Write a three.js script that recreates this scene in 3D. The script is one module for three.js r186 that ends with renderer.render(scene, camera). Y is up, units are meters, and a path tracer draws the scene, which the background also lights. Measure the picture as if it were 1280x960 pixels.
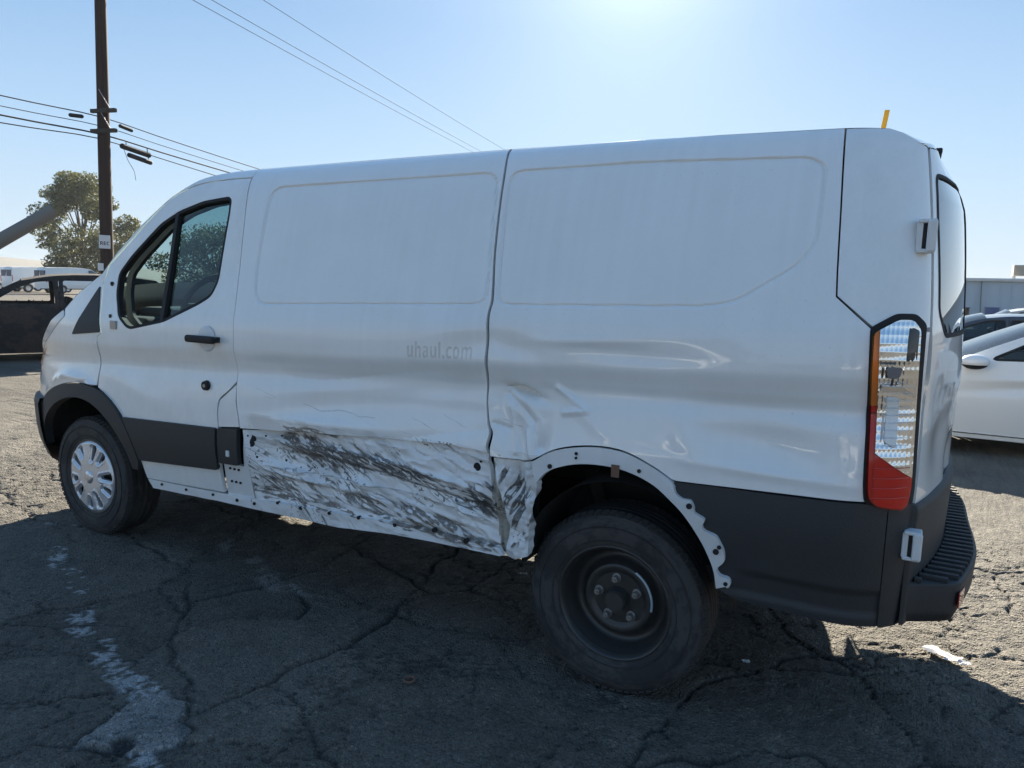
import * as THREE from 'three';
import { mergeGeometries } from 'three/addons/utils/BufferGeometryUtils.js';
import { RoundedBoxGeometry } from 'three/addons/geometries/RoundedBoxGeometry.js';
import { FontLoader } from 'three/addons/loaders/FontLoader.js';

// ------------------------------------------------------------------ camera, sky, sun, exposure
const scene = new THREE.Scene();
const camera = new THREE.PerspectiveCamera(56.42, 4 / 3, 0.05, 3000);
camera.position.set(4.1436, 1.5259, 2.3288);
{
  const yaw = 0.4979, pitch = 0.1356, roll = 0.0243;
  const f = new THREE.Vector3(-Math.sin(yaw) * Math.cos(pitch), -Math.sin(pitch), -Math.cos(yaw) * Math.cos(pitch));
  camera.up.set(0, 1, 0);
  camera.lookAt(camera.position.clone().add(f));
  camera.rotateZ(roll);
}
const EXPOSURE = 3.4;
const renderer = new THREE.WebGLRenderer({ antialias: true });
renderer.toneMapping = THREE.LinearToneMapping;
renderer.toneMappingExposure = EXPOSURE;
renderer.shadowMap.enabled = true;
const SUN = new THREE.Vector3(-0.309, 0.424, -0.851).normalize();
const sun = new THREE.DirectionalLight(new THREE.Color().setRGB(1, 0.9, 0.74), 5);
sun.position.copy(SUN).multiplyScalar(60);
sun.castShadow = true;
Object.assign(sun.shadow.camera, { left: -30, right: 30, top: 30, bottom: -30, near: 1, far: 140 });
sun.shadow.mapSize.set(4096, 4096);
scene.add(sun); scene.add(sun.target);
{
  // clear late-day sky: pale at the horizon, deeper blue overhead and away from the sun, a wide white aureole round the sun
  const w = 1024, h = 512, d = new Float32Array(w * h * 4);
  const stops = [[-1, .30, .29, .27], [-0.02, .55, .60, .62], [0, .72, .82, .88], [.06, .64, .80, .94], [.16, .48, .70, .95], [.32, .28, .50, .81], [.55, .18, .37, .68], [1, .13, .30, .60]];
  for (let j = 0; j < h; j++) for (let i = 0; i < w; i++) {
    const v = (j + 0.5) / h, el = (v - 0.5) * Math.PI, az = ((i + 0.5) / w - 0.5) * 2 * Math.PI;
    const y = Math.sin(el), x = Math.cos(el) * Math.cos(az), z = Math.cos(el) * Math.sin(az);
    let k = 0; while (k < stops.length - 2 && y > stops[k + 1][0]) k++;
    const a = stops[k], b = stops[k + 1]; let t = (y - a[0]) / (b[0] - a[0]); t = Math.min(1, Math.max(0, t));
    const c = Math.max(-1, Math.min(1, x * SUN.x + y * SUN.y + z * SUN.z)), g = Math.acos(c);
    const away = 0.94 + 0.06 * Math.pow((1 + c) / 2, 1.2);
    const glow = 0.75 * Math.exp(-g / 0.08) + 0.36 * Math.exp(-g / 0.33);
    const o = (j * w + i) * 4;
    for (let q = 0; q < 3; q++) {
      const base = (a[q + 1] + (b[q + 1] - a[q + 1]) * t) * (y < 0 ? 1 : away);
      d[o + q] = (base + (y > -0.02 ? glow : 0) * [1, .97, .90][q]) / EXPOSURE * 1.0;
    }
    d[o + 3] = 1;
  }
  const sky = new THREE.DataTexture(d, w, h, THREE.RGBAFormat, THREE.FloatType);
  sky.mapping = THREE.EquirectangularReflectionMapping; sky.magFilter = THREE.LinearFilter; sky.minFilter = THREE.LinearFilter;
  sky.needsUpdate = true;
  scene.background = sky; scene.environment = sky;
}

// ------------------------------------------------------------------ helpers
let seed = 20231;
const rnd = () => { seed |= 0; seed = seed + 0x6D2B79F5 | 0; let t = Math.imul(seed ^ seed >>> 15, 1 | seed); t = t + Math.imul(t ^ t >>> 7, 61 | t) ^ t; return ((t ^ t >>> 14) >>> 0) / 4294967296; };
const rr = (a, b) => a + (b - a) * rnd();
const clamp = (x, a = 0, b = 1) => x < a ? a : x > b ? b : x;
const ss = (a, b, x) => { const t = clamp((x - a) / (b - a)); return t * t * (3 - 2 * t); };
const mix = (a, b, t) => a + (b - a) * t;
const hash = (x, y, s = 0) => { let h = Math.imul(x | 0, 374761393) + Math.imul(y | 0, 668265263) + Math.imul(s | 0, 1442695041) | 0; h = Math.imul(h ^ h >>> 13, 1274126177); return ((h ^ h >>> 16) >>> 0) / 4294967296; };
function vn(x, y, s = 0) { const xi = Math.floor(x), yi = Math.floor(y); let fx = x - xi, fy = y - yi; fx = fx * fx * (3 - 2 * fx); fy = fy * fy * (3 - 2 * fy);
  const a = hash(xi, yi, s), b = hash(xi + 1, yi, s), c = hash(xi, yi + 1, s), d = hash(xi + 1, yi + 1, s); return a + (b - a) * fx + (c - a) * fy + (a - b - c + d) * fx * fy; }
function fbm(x, y, s = 0, o = 4) { let v = 0, a = .5, n = 0; for (let i = 0; i < o; i++) { v += a * vn(x, y, s + i * 17); n += a; a *= .5; x = x * 2.03 + 3.1; y = y * 2.03 + 1.7; } return v / n; }
const lin = (a, b, step) => { const n = Math.max(1, Math.ceil((b - a) / step - 1e-6)), r = []; for (let i = 0; i <= n; i++) r.push(a + (b - a) * i / n); return r; };
const V3 = (x, y, z) => new THREE.Vector3(x, y, z);

// signed distance to a polygon (negative inside)
function sdPoly(p, x, y) {
  let d = 1e9, s = 1; const n = p.length;
  for (let i = 0, j = n - 1; i < n; j = i++) {
    const ex = p[j][0] - p[i][0], ey = p[j][1] - p[i][1], wx = x - p[i][0], wy = y - p[i][1];
    const t = clamp((wx * ex + wy * ey) / (ex * ex + ey * ey || 1e-12)), bx = wx - ex * t, by = wy - ey * t;
    d = Math.min(d, bx * bx + by * by);
    const c1 = y >= p[i][1], c2 = y < p[j][1], c3 = ex * wy > ey * wx;
    if ((c1 && c2 && c3) || (!c1 && !c2 && !c3)) s = -s;
  }
  return s * Math.sqrt(d);
}
function dSeg(x, y, a, b) { const ex = b[0] - a[0], ey = b[1] - a[1], t = clamp(((x - a[0]) * ex + (y - a[1]) * ey) / (ex * ex + ey * ey)); return Math.hypot(x - a[0] - ex * t, y - a[1] - ey * t); }
function dLine(l, x, y) { let d = 1e9; for (let i = 0; i + 1 < l.length; i++) d = Math.min(d, dSeg(x, y, l[i], l[i + 1])); return d; }
// corner rounding of an outline
function roundPoly(p, r, n = 4) {
  const out = [], N = p.length;
  for (let i = 0; i < N; i++) {
    const a = p[(i + N - 1) % N], b = p[i], c = p[(i + 1) % N];
    const la = Math.hypot(a[0] - b[0], a[1] - b[1]), lc = Math.hypot(c[0] - b[0], c[1] - b[1]), k = Math.min(r, la * .45, lc * .45);
    const p0 = [b[0] + (a[0] - b[0]) * k / la, b[1] + (a[1] - b[1]) * k / la], p1 = [b[0] + (c[0] - b[0]) * k / lc, b[1] + (c[1] - b[1]) * k / lc];
    for (let j = 0; j <= n; j++) { const t = j / n; out.push([(1 - t) * (1 - t) * p0[0] + 2 * t * (1 - t) * b[0] + t * t * p1[0], (1 - t) * (1 - t) * p0[1] + 2 * t * (1 - t) * b[1] + t * t * p1[1]]); }
  }
  return out;
}
// smooth open curve through points
function smooth(p, n = 6) { const c = new THREE.CatmullRomCurve3(p.map(q => V3(q[0], q[1], 0)), false, 'centripetal'); return c.getPoints((p.length - 1) * n).map(v => [v.x, v.y]); }

// A sheet: the outline `poly` (with holes) cut into grid cells and carried onto map(u, v) -> [x, y, z]; edges are turned in by `flange` metres along `inward`
function sheet(poly, map, o = {}) {
  const { step = .03, flange = .012, holes = [], flip = false, uv = null, inward = null } = o;
  let loop = poly.slice();
  for (const h of holes) {                       // keyhole the outline
    let best = [1e9];
    loop.forEach((a, i) => h.forEach((b, j) => { const d = (a[0] - b[0]) ** 2 + (a[1] - b[1]) ** 2; if (d < best[0]) best = [d, i, j]; }));
    const area = q => q.reduce((s, a, i) => { const b = q[(i + 1) % q.length]; return s + a[0] * b[1] - b[0] * a[1]; }, 0);
    let hh = h.slice(best[2]).concat(h.slice(0, best[2])); if (area(hh) * area(poly) > 0) hh = [hh[0], ...hh.slice(1).reverse()];
    loop = [...loop.slice(0, best[1] + 1), ...hh, hh[0], ...loop.slice(best[1])];
  }
  let x0 = 1e9, x1 = -1e9, y0 = 1e9, y1 = -1e9;
  for (const [x, y] of poly) { x0 = Math.min(x0, x); x1 = Math.max(x1, x); y0 = Math.min(y0, y); y1 = Math.max(y1, y); }
  const gx = o.gx || lin(x0, x1, step), gy = o.gy || lin(y0, y1, step);
  const P = [], N = [], U = [], I = [], cache = new Map();
  const e = .0015;
  const vert = (x, y) => {
    const k = Math.round(x * 2e4) * 1000003 + Math.round(y * 2e4); let id = cache.get(k); if (id !== undefined) return id;
    const p = map(x, y), a = map(x + e, y), b = map(x - e, y), c = map(x, y + e), d = map(x, y - e);
    const ux = a[0] - b[0], uy = a[1] - b[1], uz = a[2] - b[2], wx = c[0] - d[0], wy = c[1] - d[1], wz = c[2] - d[2];
    let nx = uy * wz - uz * wy, ny = uz * wx - ux * wz, nz = ux * wy - uy * wx; const l = Math.hypot(nx, ny, nz) * (flip ? -1 : 1) || 1;
    id = P.length / 3; P.push(p[0], p[1], p[2]); N.push(nx / l, ny / l, nz / l); const t = uv ? uv(x, y) : [x, y]; U.push(t[0], t[1]); cache.set(k, id); return id;
  };
  const tri = (a, b, c) => { if (a === b || b === c || a === c) return; flip ? I.push(a, c, b) : I.push(a, b, c); };
  const edges = loop.map((a, i) => { const b = loop[(i + 1) % loop.length]; return [Math.min(a[0], b[0]), Math.max(a[0], b[0]), Math.min(a[1], b[1]), Math.max(a[1], b[1])]; });
  const inside = (x, y) => { let c = false; for (let i = 0, j = loop.length - 1; i < loop.length; j = i++) { const a = loop[i], b = loop[j]; if ((a[1] > y) !== (b[1] > y) && x < (b[0] - a[0]) * (y - a[1]) / (b[1] - a[1]) + a[0]) c = !c; } return c; };
  const clip = (q, ax, v, s) => { const r = []; for (let i = 0; i < q.length; i++) { const a = q[i], b = q[(i + 1) % q.length], ia = (a[ax] - v) * s >= 0, ib = (b[ax] - v) * s >= 0; if (ia) r.push(a); if (ia !== ib) { const t = (v - a[ax]) / (b[ax] - a[ax]); r.push([a[0] + (b[0] - a[0]) * t, a[1] + (b[1] - a[1]) * t]); } } return r; };
  for (let i = 0; i + 1 < gx.length; i++) {
    const xa = gx[i], xb = gx[i + 1]; const near = []; edges.forEach((q, k) => { if (q[1] >= xa && q[0] <= xb) near.push(k); });
    let col = null;
    for (let j = 0; j + 1 < gy.length; j++) {
      const ya = gy[j], yb = gy[j + 1];
      let hit = false; for (const k of near) if (edges[k][3] >= ya && edges[k][2] <= yb) { hit = true; break; }
      if (!hit) { if (inside((xa + xb) / 2, (ya + yb) / 2)) { const a = vert(xa, ya), b = vert(xb, ya), c = vert(xb, yb), d = vert(xa, yb); tri(a, b, c); tri(a, c, d); } continue; }
      if (!col) col = clip(clip(loop, 0, xa, 1), 0, xb, -1);
      let q = clip(clip(col, 1, ya, 1), 1, yb, -1);
      const r = []; for (const p of q) if (!r.length || Math.hypot(p[0] - r[r.length - 1][0], p[1] - r[r.length - 1][1]) > 1e-6) r.push(p);
      if (r.length > 2 && Math.hypot(r[0][0] - r[r.length - 1][0], r[0][1] - r[r.length - 1][1]) < 1e-6) r.pop();
      if (r.length < 3) continue;
      const v2 = r.map(p => new THREE.Vector2(p[0], p[1]));
      let ar = 0; for (let k = 0; k < r.length; k++) { const a = r[k], b = r[(k + 1) % r.length]; ar += a[0] * b[1] - b[0] * a[1]; }
      if (Math.abs(ar) < 1e-9) continue;
      if (ar < 0) { v2.reverse(); r.reverse(); }
      const ids = r.map(p => vert(p[0], p[1]));
      for (const f of THREE.ShapeUtils.triangulateShape(v2, [])) tri(ids[f[0]], ids[f[1]], ids[f[2]]);
    }
  }
  if (flange) {
    const dirOf = inward || ((x, y) => { const p = map(x, y), a = map(x + e, y), b = map(x, y + e); const q = V3(a[0] - p[0], a[1] - p[1], a[2] - p[2]).cross(V3(b[0] - p[0], b[1] - p[1], b[2] - p[2])).normalize().multiplyScalar(flip ? 1 : -1); return [q.x, q.y, q.z]; });
    for (const lp of [poly, ...holes]) {
      const D = []; for (let i = 0; i < lp.length; i++) { const a = lp[i], b = lp[(i + 1) % lp.length], n = Math.max(1, Math.ceil(Math.hypot(a[0] - b[0], a[1] - b[1]) / Math.max(.02, step))); for (let k = 0; k < n; k++) D.push([a[0] + (b[0] - a[0]) * k / n, a[1] + (b[1] - a[1]) * k / n]); }
      for (let i = 0; i < D.length; i++) {
        const a = D[i], b = D[(i + 1) % D.length], pa = map(a[0], a[1]), pb = map(b[0], b[1]), da = dirOf(a[0], a[1]), db = dirOf(b[0], b[1]);
        const qa = pa.map((v, k) => v + da[k] * flange), qb = pb.map((v, k) => v + db[k] * flange);
        const n = V3(pb[0] - pa[0], pb[1] - pa[1], pb[2] - pa[2]).cross(V3(qa[0] - pa[0], qa[1] - pa[1], qa[2] - pa[2])).normalize();
        const s = P.length / 3; for (const p of [pa, pb, qb, qa]) { P.push(...p); N.push(n.x, n.y, n.z); }
        const ua = uv ? uv(a[0], a[1]) : a, ub = uv ? uv(b[0], b[1]) : b; U.push(ua[0], ua[1], ub[0], ub[1], ub[0], ub[1], ua[0], ua[1]);
        I.push(s, s + 1, s + 2, s, s + 2, s + 3);
      }
    }
  }
  const g = new THREE.BufferGeometry();
  g.setAttribute('position', new THREE.Float32BufferAttribute(P, 3)); g.setAttribute('normal', new THREE.Float32BufferAttribute(N, 3)); g.setAttribute('uv', new THREE.Float32BufferAttribute(U, 2)); g.setIndex(I);
  return g;
}
// a lofted grid of points rows[i][j] = [x, y, z]
function loft(rows, flip = false, closed = false) {
  const P = [], U = [], I = [], m = rows[0].length;
  rows.forEach((r, i) => r.forEach((p, j) => { P.push(p[0], p[1], p[2]); U.push(p[0], p[2]); }));
  for (let i = 0; i + 1 < rows.length; i++) for (let j = 0; j + (closed ? 0 : 1) < m; j++) {
    const a = i * m + j, b = i * m + (j + 1) % m, c = a + m, d = b + m;
    flip ? I.push(a, b, d, a, d, c) : I.push(a, d, b, a, c, d);
  }
  const g = new THREE.BufferGeometry(); g.setAttribute('position', new THREE.Float32BufferAttribute(P, 3)); g.setAttribute('uv', new THREE.Float32BufferAttribute(U, 2)); g.setIndex(I); g.computeVertexNormals(); return g;
}
const tube = (pts, r, seg = 40, rad = 8) => new THREE.TubeGeometry(new THREE.CatmullRomCurve3(pts.map(p => p.isVector3 ? p : V3(...p)), false, 'centripetal'), seg, r, rad, false);
const box = (w, h, d, x = 0, y = 0, z = 0, r = 0) => { const g = r ? new RoundedBoxGeometry(w, h, d, 2, r) : new THREE.BoxGeometry(w, h, d); g.translate(x, y, z); return g; };
const cyl = (r0, r1, h, n = 20) => new THREE.CylinderGeometry(r0, r1, h, n);
const merge = gs => mergeGeometries(gs.map(g => { const q = g.index ? g.toNonIndexed() : g; for (const k of Object.keys(q.attributes)) if (!['position', 'normal', 'uv'].includes(k)) q.deleteAttribute(k); return q; }), false);

const used = new Map();
function numbered(n) { const k = used.get(n) || 0; used.set(n, k + 1); return k ? `${n}_${String(k).padStart(3, '0')}` : n; }
function tag(o, label, category, group, kind) { o.userData = { label, category }; if (group) o.userData.group = group; if (kind) o.userData.kind = kind; return o; }
function thing(name, label, category, [x, y, z] = [0, 0, 0], turn = 0, group) { const o = new THREE.Group(); o.name = numbered(name); o.position.set(x, y, z); o.rotation.y = turn; scene.add(o); return tag(o, label, category, group); }
function part(name, g, m, parent) { const o = new THREE.Mesh(g, m); o.name = name; o.castShadow = o.receiveShadow = true; parent.add(o); return o; }
function solo(name, g, m, label, category, group) { const o = new THREE.Mesh(g, m); o.name = numbered(name); o.castShadow = o.receiveShadow = true; scene.add(o); return tag(o, label, category, group); }
function copyOf(o, label, group) { const c = o.clone(); c.name = numbered(o.name.replace(/_\d{3}$/, '')); c.userData = { ...o.userData, label: label || o.userData.label }; if (group) c.userData.group = group; scene.add(c); return c; }

// ------------------------------------------------------------------ textures and materials
function dataTex(w, h, fn, srgb = true, repeat = true) {
  const d = new Uint8Array(w * h * 4);
  for (let j = 0; j < h; j++) for (let i = 0; i < w; i++) { const c = fn(i / w, j / h, i, j), o = (j * w + i) * 4; d[o] = clamp(c[0]) * 255; d[o + 1] = clamp(c[1]) * 255; d[o + 2] = clamp(c[2]) * 255; d[o + 3] = 255; }
  const t = new THREE.DataTexture(d, w, h); t.magFilter = THREE.LinearFilter; t.minFilter = THREE.LinearMipmapLinearFilter; t.generateMipmaps = true;
  t.wrapS = t.wrapT = repeat ? THREE.RepeatWrapping : THREE.ClampToEdgeWrapping; if (srgb) t.colorSpace = THREE.SRGBColorSpace; t.needsUpdate = true; return t;
}
const rgb = (r, g, b) => new THREE.Color().setRGB(r, g, b);
const std = (r, g, b, rough = .6, o = {}) => new THREE.MeshStandardMaterial({ color: rgb(r, g, b), roughness: rough, side: THREE.DoubleSide, ...o });
const phy = (r, g, b, rough = .6, o = {}) => new THREE.MeshPhysicalMaterial({ color: rgb(r, g, b), roughness: rough, side: THREE.DoubleSide, ...o });
// tiling noise helpers
function tn(x, y, p, s) { const xi = Math.floor(x), yi = Math.floor(y); let fx = x - xi, fy = y - yi; fx = fx * fx * (3 - 2 * fx); fy = fy * fy * (3 - 2 * fy); const m = q => ((q % p) + p) % p; const a = hash(m(xi), m(yi), s), b = hash(m(xi + 1), m(yi), s), c = hash(m(xi), m(yi + 1), s), d = hash(m(xi + 1), m(yi + 1), s); return a + (b - a) * fx + (c - a) * fy + (a - b - c + d) * fx * fy; }
const plasticBump = dataTex(256, 256, (u, v) => { const n = .6 * tn(u * 64, v * 64, 64, 3) + .4 * tn(u * 128, v * 128, 128, 4); return [n, n, n]; }, false);
plasticBump.repeat.set(4, 4);
const dirtTex = dataTex(1024, 1024, (u, v) => {            // faint road film with grain: streaky grey dust on white paint
  const n = .5 * tn(u * 7, v * 5, 5 * 7, 8) + .3 * tn(u * 35, v * 20, 35, 9) + .2 * tn(u * 140, v * 90, 140, 10), sp = tn(u * 500, v * 500, 500, 11) > .985 ? .12 : 0; const k = 1 - .06 * n - sp; return [k, k * .998, k * .99]; });
const M = {
  paint: phy(.87, .87, .86, .34, { map: dirtTex, clearcoat: 1, clearcoatRoughness: .04 }),
  primer: phy(.72, .73, .74, .5, { map: dirtTex, clearcoat: .35, clearcoatRoughness: .25 }),
  plastic: std(.028, .029, .031, .62, { bumpMap: plasticBump, bumpScale: .0006 }),
  plasticFaded: std(.045, .046, .048, .6, { bumpMap: plasticBump, bumpScale: .0006 }),
  plasticDark: std(.012, .012, .013, .7),
  rubber: std(1, 1, 1, .82, { bumpMap: plasticBump, bumpScale: .0006, map: dataTex(512, 512, (u, v) => { const n = .5 * tn(u * 12, v * 12, 12, 21) + .3 * tn(u * 50, v * 50, 50, 22) + .2 * tn(u * 160, v * 160, 160, 23), d = ss(.42, .7, n); return [.020 + .030 * d, .020 + .028 * d, .021 + .025 * d].map(q => Math.pow(q, 1 / 2.2)); }) }),
  seal: std(.012, .012, .012, .8),
  steelBlack: phy(.028, .027, .026, .5, { metalness: 0, clearcoat: .4, clearcoatRoughness: .35 }),
  hubcap: phy(.66, .68, .71, .30, { metalness: .5, clearcoat: .5, clearcoatRoughness: .15 }),
  hubLight: phy(.62, .64, .67, .25, { metalness: .7, clearcoat: .5, clearcoatRoughness: .1 }),
  glass: phy(.42, .58, .60, .0, { transmission: 1, thickness: 0, ior: 1.5 }),
  glassDark: phy(.22, .27, .28, .0, { transmission: 1, thickness: 0, ior: 1.55 }),
  chrome: std(.85, .85, .85, .10, { metalness: 1 }),
  chromeRough: std(.7, .7, .71, .28, { metalness: 1 }),
  steel: std(.38, .37, .36, .45, { metalness: .9 }),
  rust: std(.16, .09, .06, .85),
  interior: std(.025, .025, .027, .8),
  interiorGrey: std(.08, .08, .083, .85),
  seatCloth: std(.035, .035, .04, .95),
  under: std(.02, .019, .018, .9),
};

// ------------------------------------------------------------------ the damaged white van
// side(X, Y): how far the skin lies inside the widest plane of the body. X runs rearwards from the front axle, Y up; world z = -D
const TV = [.30, .45, .60, .78, .92, 1.06, 1.14, 1.175, 1.245, 1.34, 1.45, 1.60, 1.80, 1.93, 2.00, 2.045, 2.075, 2.095];
const TD = [.055, .038, .018, .000, .006, .022, .036, .030, .014, .018, .043, .082, .137, .180, .212, .245, .295, .37];
const TM = (() => { const n = TV.length, d = [], m = Array(n).fill(0); for (let i = 0; i + 1 < n; i++) d.push((TD[i + 1] - TD[i]) / (TV[i + 1] - TV[i])); m[0] = d[0]; m[n - 1] = d[n - 2];
  for (let i = 1; i + 1 < n; i++) if (d[i - 1] * d[i] > 0) { const w1 = 2 * (TV[i + 1] - TV[i]) + TV[i] - TV[i - 1], w2 = TV[i + 1] - TV[i] + 2 * (TV[i] - TV[i - 1]); m[i] = (w1 + w2) / (w1 / d[i - 1] + w2 / d[i]); } return m; })();
function tumble(v) {
  if (v <= TV[0]) return TD[0]; const n = TV.length; if (v >= TV[n - 1]) return TD[n - 1] + (v - TV[n - 1]) * TM[n - 1];
  let i = 0; while (TV[i + 1] <= v) i++; const h = TV[i + 1] - TV[i], t = (v - TV[i]) / h;
  return TD[i] * (1 + 2 * t) * (1 - t) ** 2 + h * TM[i] * t * (1 - t) ** 2 + TD[i + 1] * t * t * (3 - 2 * t) + h * TM[i + 1] * t * t * (t - 1);
}
const lean = Y => Y > 1.35 ? .055 * Math.pow((Y - 1.35) / .65, 1.6) : 0;
function side(X, Y) {
  const v = Y - .033 * (X - 2.7) * (1 - ss(1.5, 2.0, Y)); let D = tumble(v);
  if (X < .35) { const t = .35 - X; D += .151 * t * t + .04 * t ** 4; }
  const xr = X + lean(Y); if (xr > 3.98) { const t = Math.min(.2448, xr - 3.98) / .245; D += .2 * (1 - Math.sqrt(1 - t * t)); }
  return D;
}
const W = 2.06;
const cornerD = Y => tumble(Y - .05 * (1 - ss(1.5, 2.0, Y))) + .143;          // where the side skin has rounded the rear corner
const rearX = (D, Y) => 4.217 - lean(Y) - .07 * Math.pow(ss(1.80, 2.06, Y), 1.5) * ss(0, .35, Math.min(D, 2.06 - D) - cornerD(Y)) + .130 * (1 - Math.pow(Math.abs(1.03 - D) / (1.03 - cornerD(Y)), 2.2));

// recessed panels pressed into the upper body side
const recessF = roundPoly([[1.447, 1.965], [2.69, 1.971], [2.735, 1.452], [1.567, 1.415], [1.50, 1.418], [1.462, 1.47], [1.442, 1.60]], .07);
const recessR = roundPoly([[2.738, 1.971], [3.267, 1.976], [3.83, 1.957], [3.885, 1.93], [3.888, 1.69], [3.84, 1.61], [3.66, 1.49], [3.56, 1.472], [2.778, 1.452]], .06);
const pressed = (p, X, Y) => { const d = sdPoly(p, X, Y); return .0045 * ss(.005, -.004, d) + .0045 * ss(.008, .001, Math.abs(d + .002)); };

// collision damage: everything below is inward displacement in metres
const rot = (x, y, a) => [x * Math.cos(a) + y * Math.sin(a), -x * Math.sin(a) + y * Math.cos(a)];
const bump = (X, Y, cx, cy, rx, ry, a = 0) => { const [u, w] = rot(X - cx, Y - cy, a); const q = (u / rx) ** 2 + (w / ry) ** 2; return q < 9 ? Math.exp(-q) : 0; };
const ridge = (x, y, s) => 1 - Math.abs(2 * vn(x, y, s) - 1);
function dentMid(X, Y) {                              // long shallow waves over the side panel
  const [u, w] = rot(X - 1.4, Y - .8, .16); const m = ss(1.30, 1.02, Y) * ss(1.38, 1.6, X);
  let d = m * (.011 * ridge(u * 1.5, w * 7, 51) + .006 * (vn(u * 4, w * 12, 52) - .3));
  d += .016 * bump(X, Y, 2.05, .99, .45, .075, .10) - .008 * bump(X, Y, 1.9, .90, .3, .02, .03) + .012 * bump(X, Y, 2.62, 1.06, .13, .10, .3);
  d += .0045 * Math.sin(X * 5.2 + 2.4 * Y) * ss(1.16, 1.25, Y) * ss(1.45, 1.36, Y) * ss(1.9, 2.4, X) ;
  d += .010 * bump(X, Y, 2.70, 1.30, .16, .055, .2);
  return d;
}
const wrinkles = [...Array(30)].map(() => { const x = rr(1.6, 2.72), y = rr(.52, .82), a = rr(-.75, -.05), l = rr(.06, .26), b = [x + l * Math.cos(a), y + l * Math.sin(a)]; return [[[x, y], [(x + b[0]) / 2 + rr(-.01, .01), (y + b[1]) / 2 + rr(-.012, .012)], b], rr(.010, .022), rr(.006, .016) * (rnd() > .35 ? 1 : -1), 0, x - .03, b[0] + .03]; });
function dentLow(X, Y) {                              // crushed sill area with hard slanting folds
  const [u, w] = rot(X - 1.4, Y - .64, -.13);
  const fold = Math.pow(ridge(u * 2.1, w * 9, 61), 2.2), fine = Math.pow(ridge(u * 7, w * 30, 62), 2);
  const m = ss(1.42, 1.62, X) * ss(2.95, 2.7, X * .9 + .1 * 2.7);
  let d = m * (.030 * (1 - fold) * ss(.44, .55, Y) + .012 * (1 - fine) + .012 * Math.pow(ridge(u * 13, w * 26 + u * 6, 64), 3) + .006 * vn(u * 26, w * 60, 63));
  d += .035 * m * bump(X, Y, 2.05, .70, .5, .05, -.06) + .028 * m * bump(X, Y, 2.5, .62, .32, .045, -.25) - .018 * m * bump(X, Y, 2.15, .60, .55, .018, -.08);
  d += .018 * m * Math.max(0, Math.sin((u * 1.0 + w * 5.2) * 9)) * bump(X, Y, 2.45, .58, .5, .09);
  d += .03 * bump(X, Y, 2.80, .58, .07, .16, .1);
  d += m * (crease(X, Y, [[1.60, .745], [1.9, .737], [2.2, .715], [2.5, .68], [2.74, .655]], .035, .032) - crease(X, Y, [[1.50, .657], [1.9, .658], [2.3, .646], [2.6, .62], [2.78, .585]], .03, .020) + crease(X, Y, [[2.10, .615], [2.45, .57], [2.72, .52]], .03, .022) + crease(X, Y, [[2.3, .60], [2.62, .545], [2.78, .50]], .02, .014) - crease(X, Y, [[1.62, .80], [1.95, .79], [2.35, .765], [2.72, .72]], .022, .014) + crease(X, Y, [[1.52, .58], [1.8, .60], [2.05, .585]], .025, .015));
  for (const q of wrinkles) if (X > q[4] && X < q[5]) d += m * crease(X, Y, q[0], q[1], q[2]);
  return .075 * (1 - Math.exp(-Math.max(0, d) / .075));
}
const gouge = [[2.828, 1.146], [2.86, 1.158], [2.90, 1.158], [2.955, 1.138], [2.985, 1.115], [2.93, 1.117], [2.88, 1.128]];
function dentRear(X, Y) {
  let d = 0;
  d += .030 * bump(X, Y, 2.915, 1.128, .070, .018, -.25);                                 // gouge behind the panel gap
  d += .014 * bump(X, Y, 2.98, 1.03, .14, .13, .4) - .004 * bump(X, Y, 3.12, 1.10, .14, .025, -.62);
  d += .030 * bump(X, Y, 2.90, .93, .045, .12, .06) - .014 * bump(X, Y, 2.955, .96, .022, .08, .05) + .020 * bump(X, Y, 3.00, .92, .03, .06, -.2);
  d += .014 * bump(X, Y, 2.82, 1.06, .05, .14, 0) + .006 * ridge(X * 14, Y * 9, 71) * bump(X, Y, 2.85, 1.0, .14, .16);
  d += .020 * bump(X, Y, 3.78, 1.05, .20, .075, -.12) - .007 * bump(X, Y, 3.52, 1.06, .05, .13, .5) - .006 * bump(X, Y, 3.80, .955, .25, .018, -.02) + .008 * bump(X, Y, 3.80, 1.16, .35, .03, .02);
  d += .010 * bump(X, Y, 2.83, 1.31, .16, .05, -.2) - .006 * bump(X, Y, 3.15, 1.34, .22, .02, .05) + .006 * bump(X, Y, 3.35, 1.30, .2, .035, 0);
  d += .004 * Math.sin(X * 4.1 + 1.3) * ss(1.42, 1.30, Y) * ss(.9, 1.0, Y);
  d += .020 * ss(.004, -.010, sdPoly(gouge, X, Y)) - crease(X, Y, [[3.05, 1.16], [3.17, 1.09], [3.08, 1.072]], .022, .007) - crease(X, Y, [[2.855, 1.07], [2.885, .90]], .020, .008) - crease(X, Y, [[2.925, .985], [2.955, .89]], .016, .010) + crease(X, Y, [[2.84, 1.12], [2.96, 1.02], [2.98, .93]], .03, .012) + crease(X, Y, [[2.79, 1.0], [2.85, .985]], .02, .008);
  return d;
}
// a fold pressed along a line: tent-shaped, so its crest stays sharp
function crease(X, Y, l, w, h) { const d = dLine(l, X, Y); return d < w ? h * Math.pow(1 - d / w, 1.4) : 0; }
const onSide = (off = 0, extra = null) => (X, Y) => [X, Y, -(side(X, Y) + off + (extra ? extra(X, Y) : 0))];
const farSide = (off = 0) => (X, Y) => [X, Y, -(W - side(X, Y) - off)];

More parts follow.
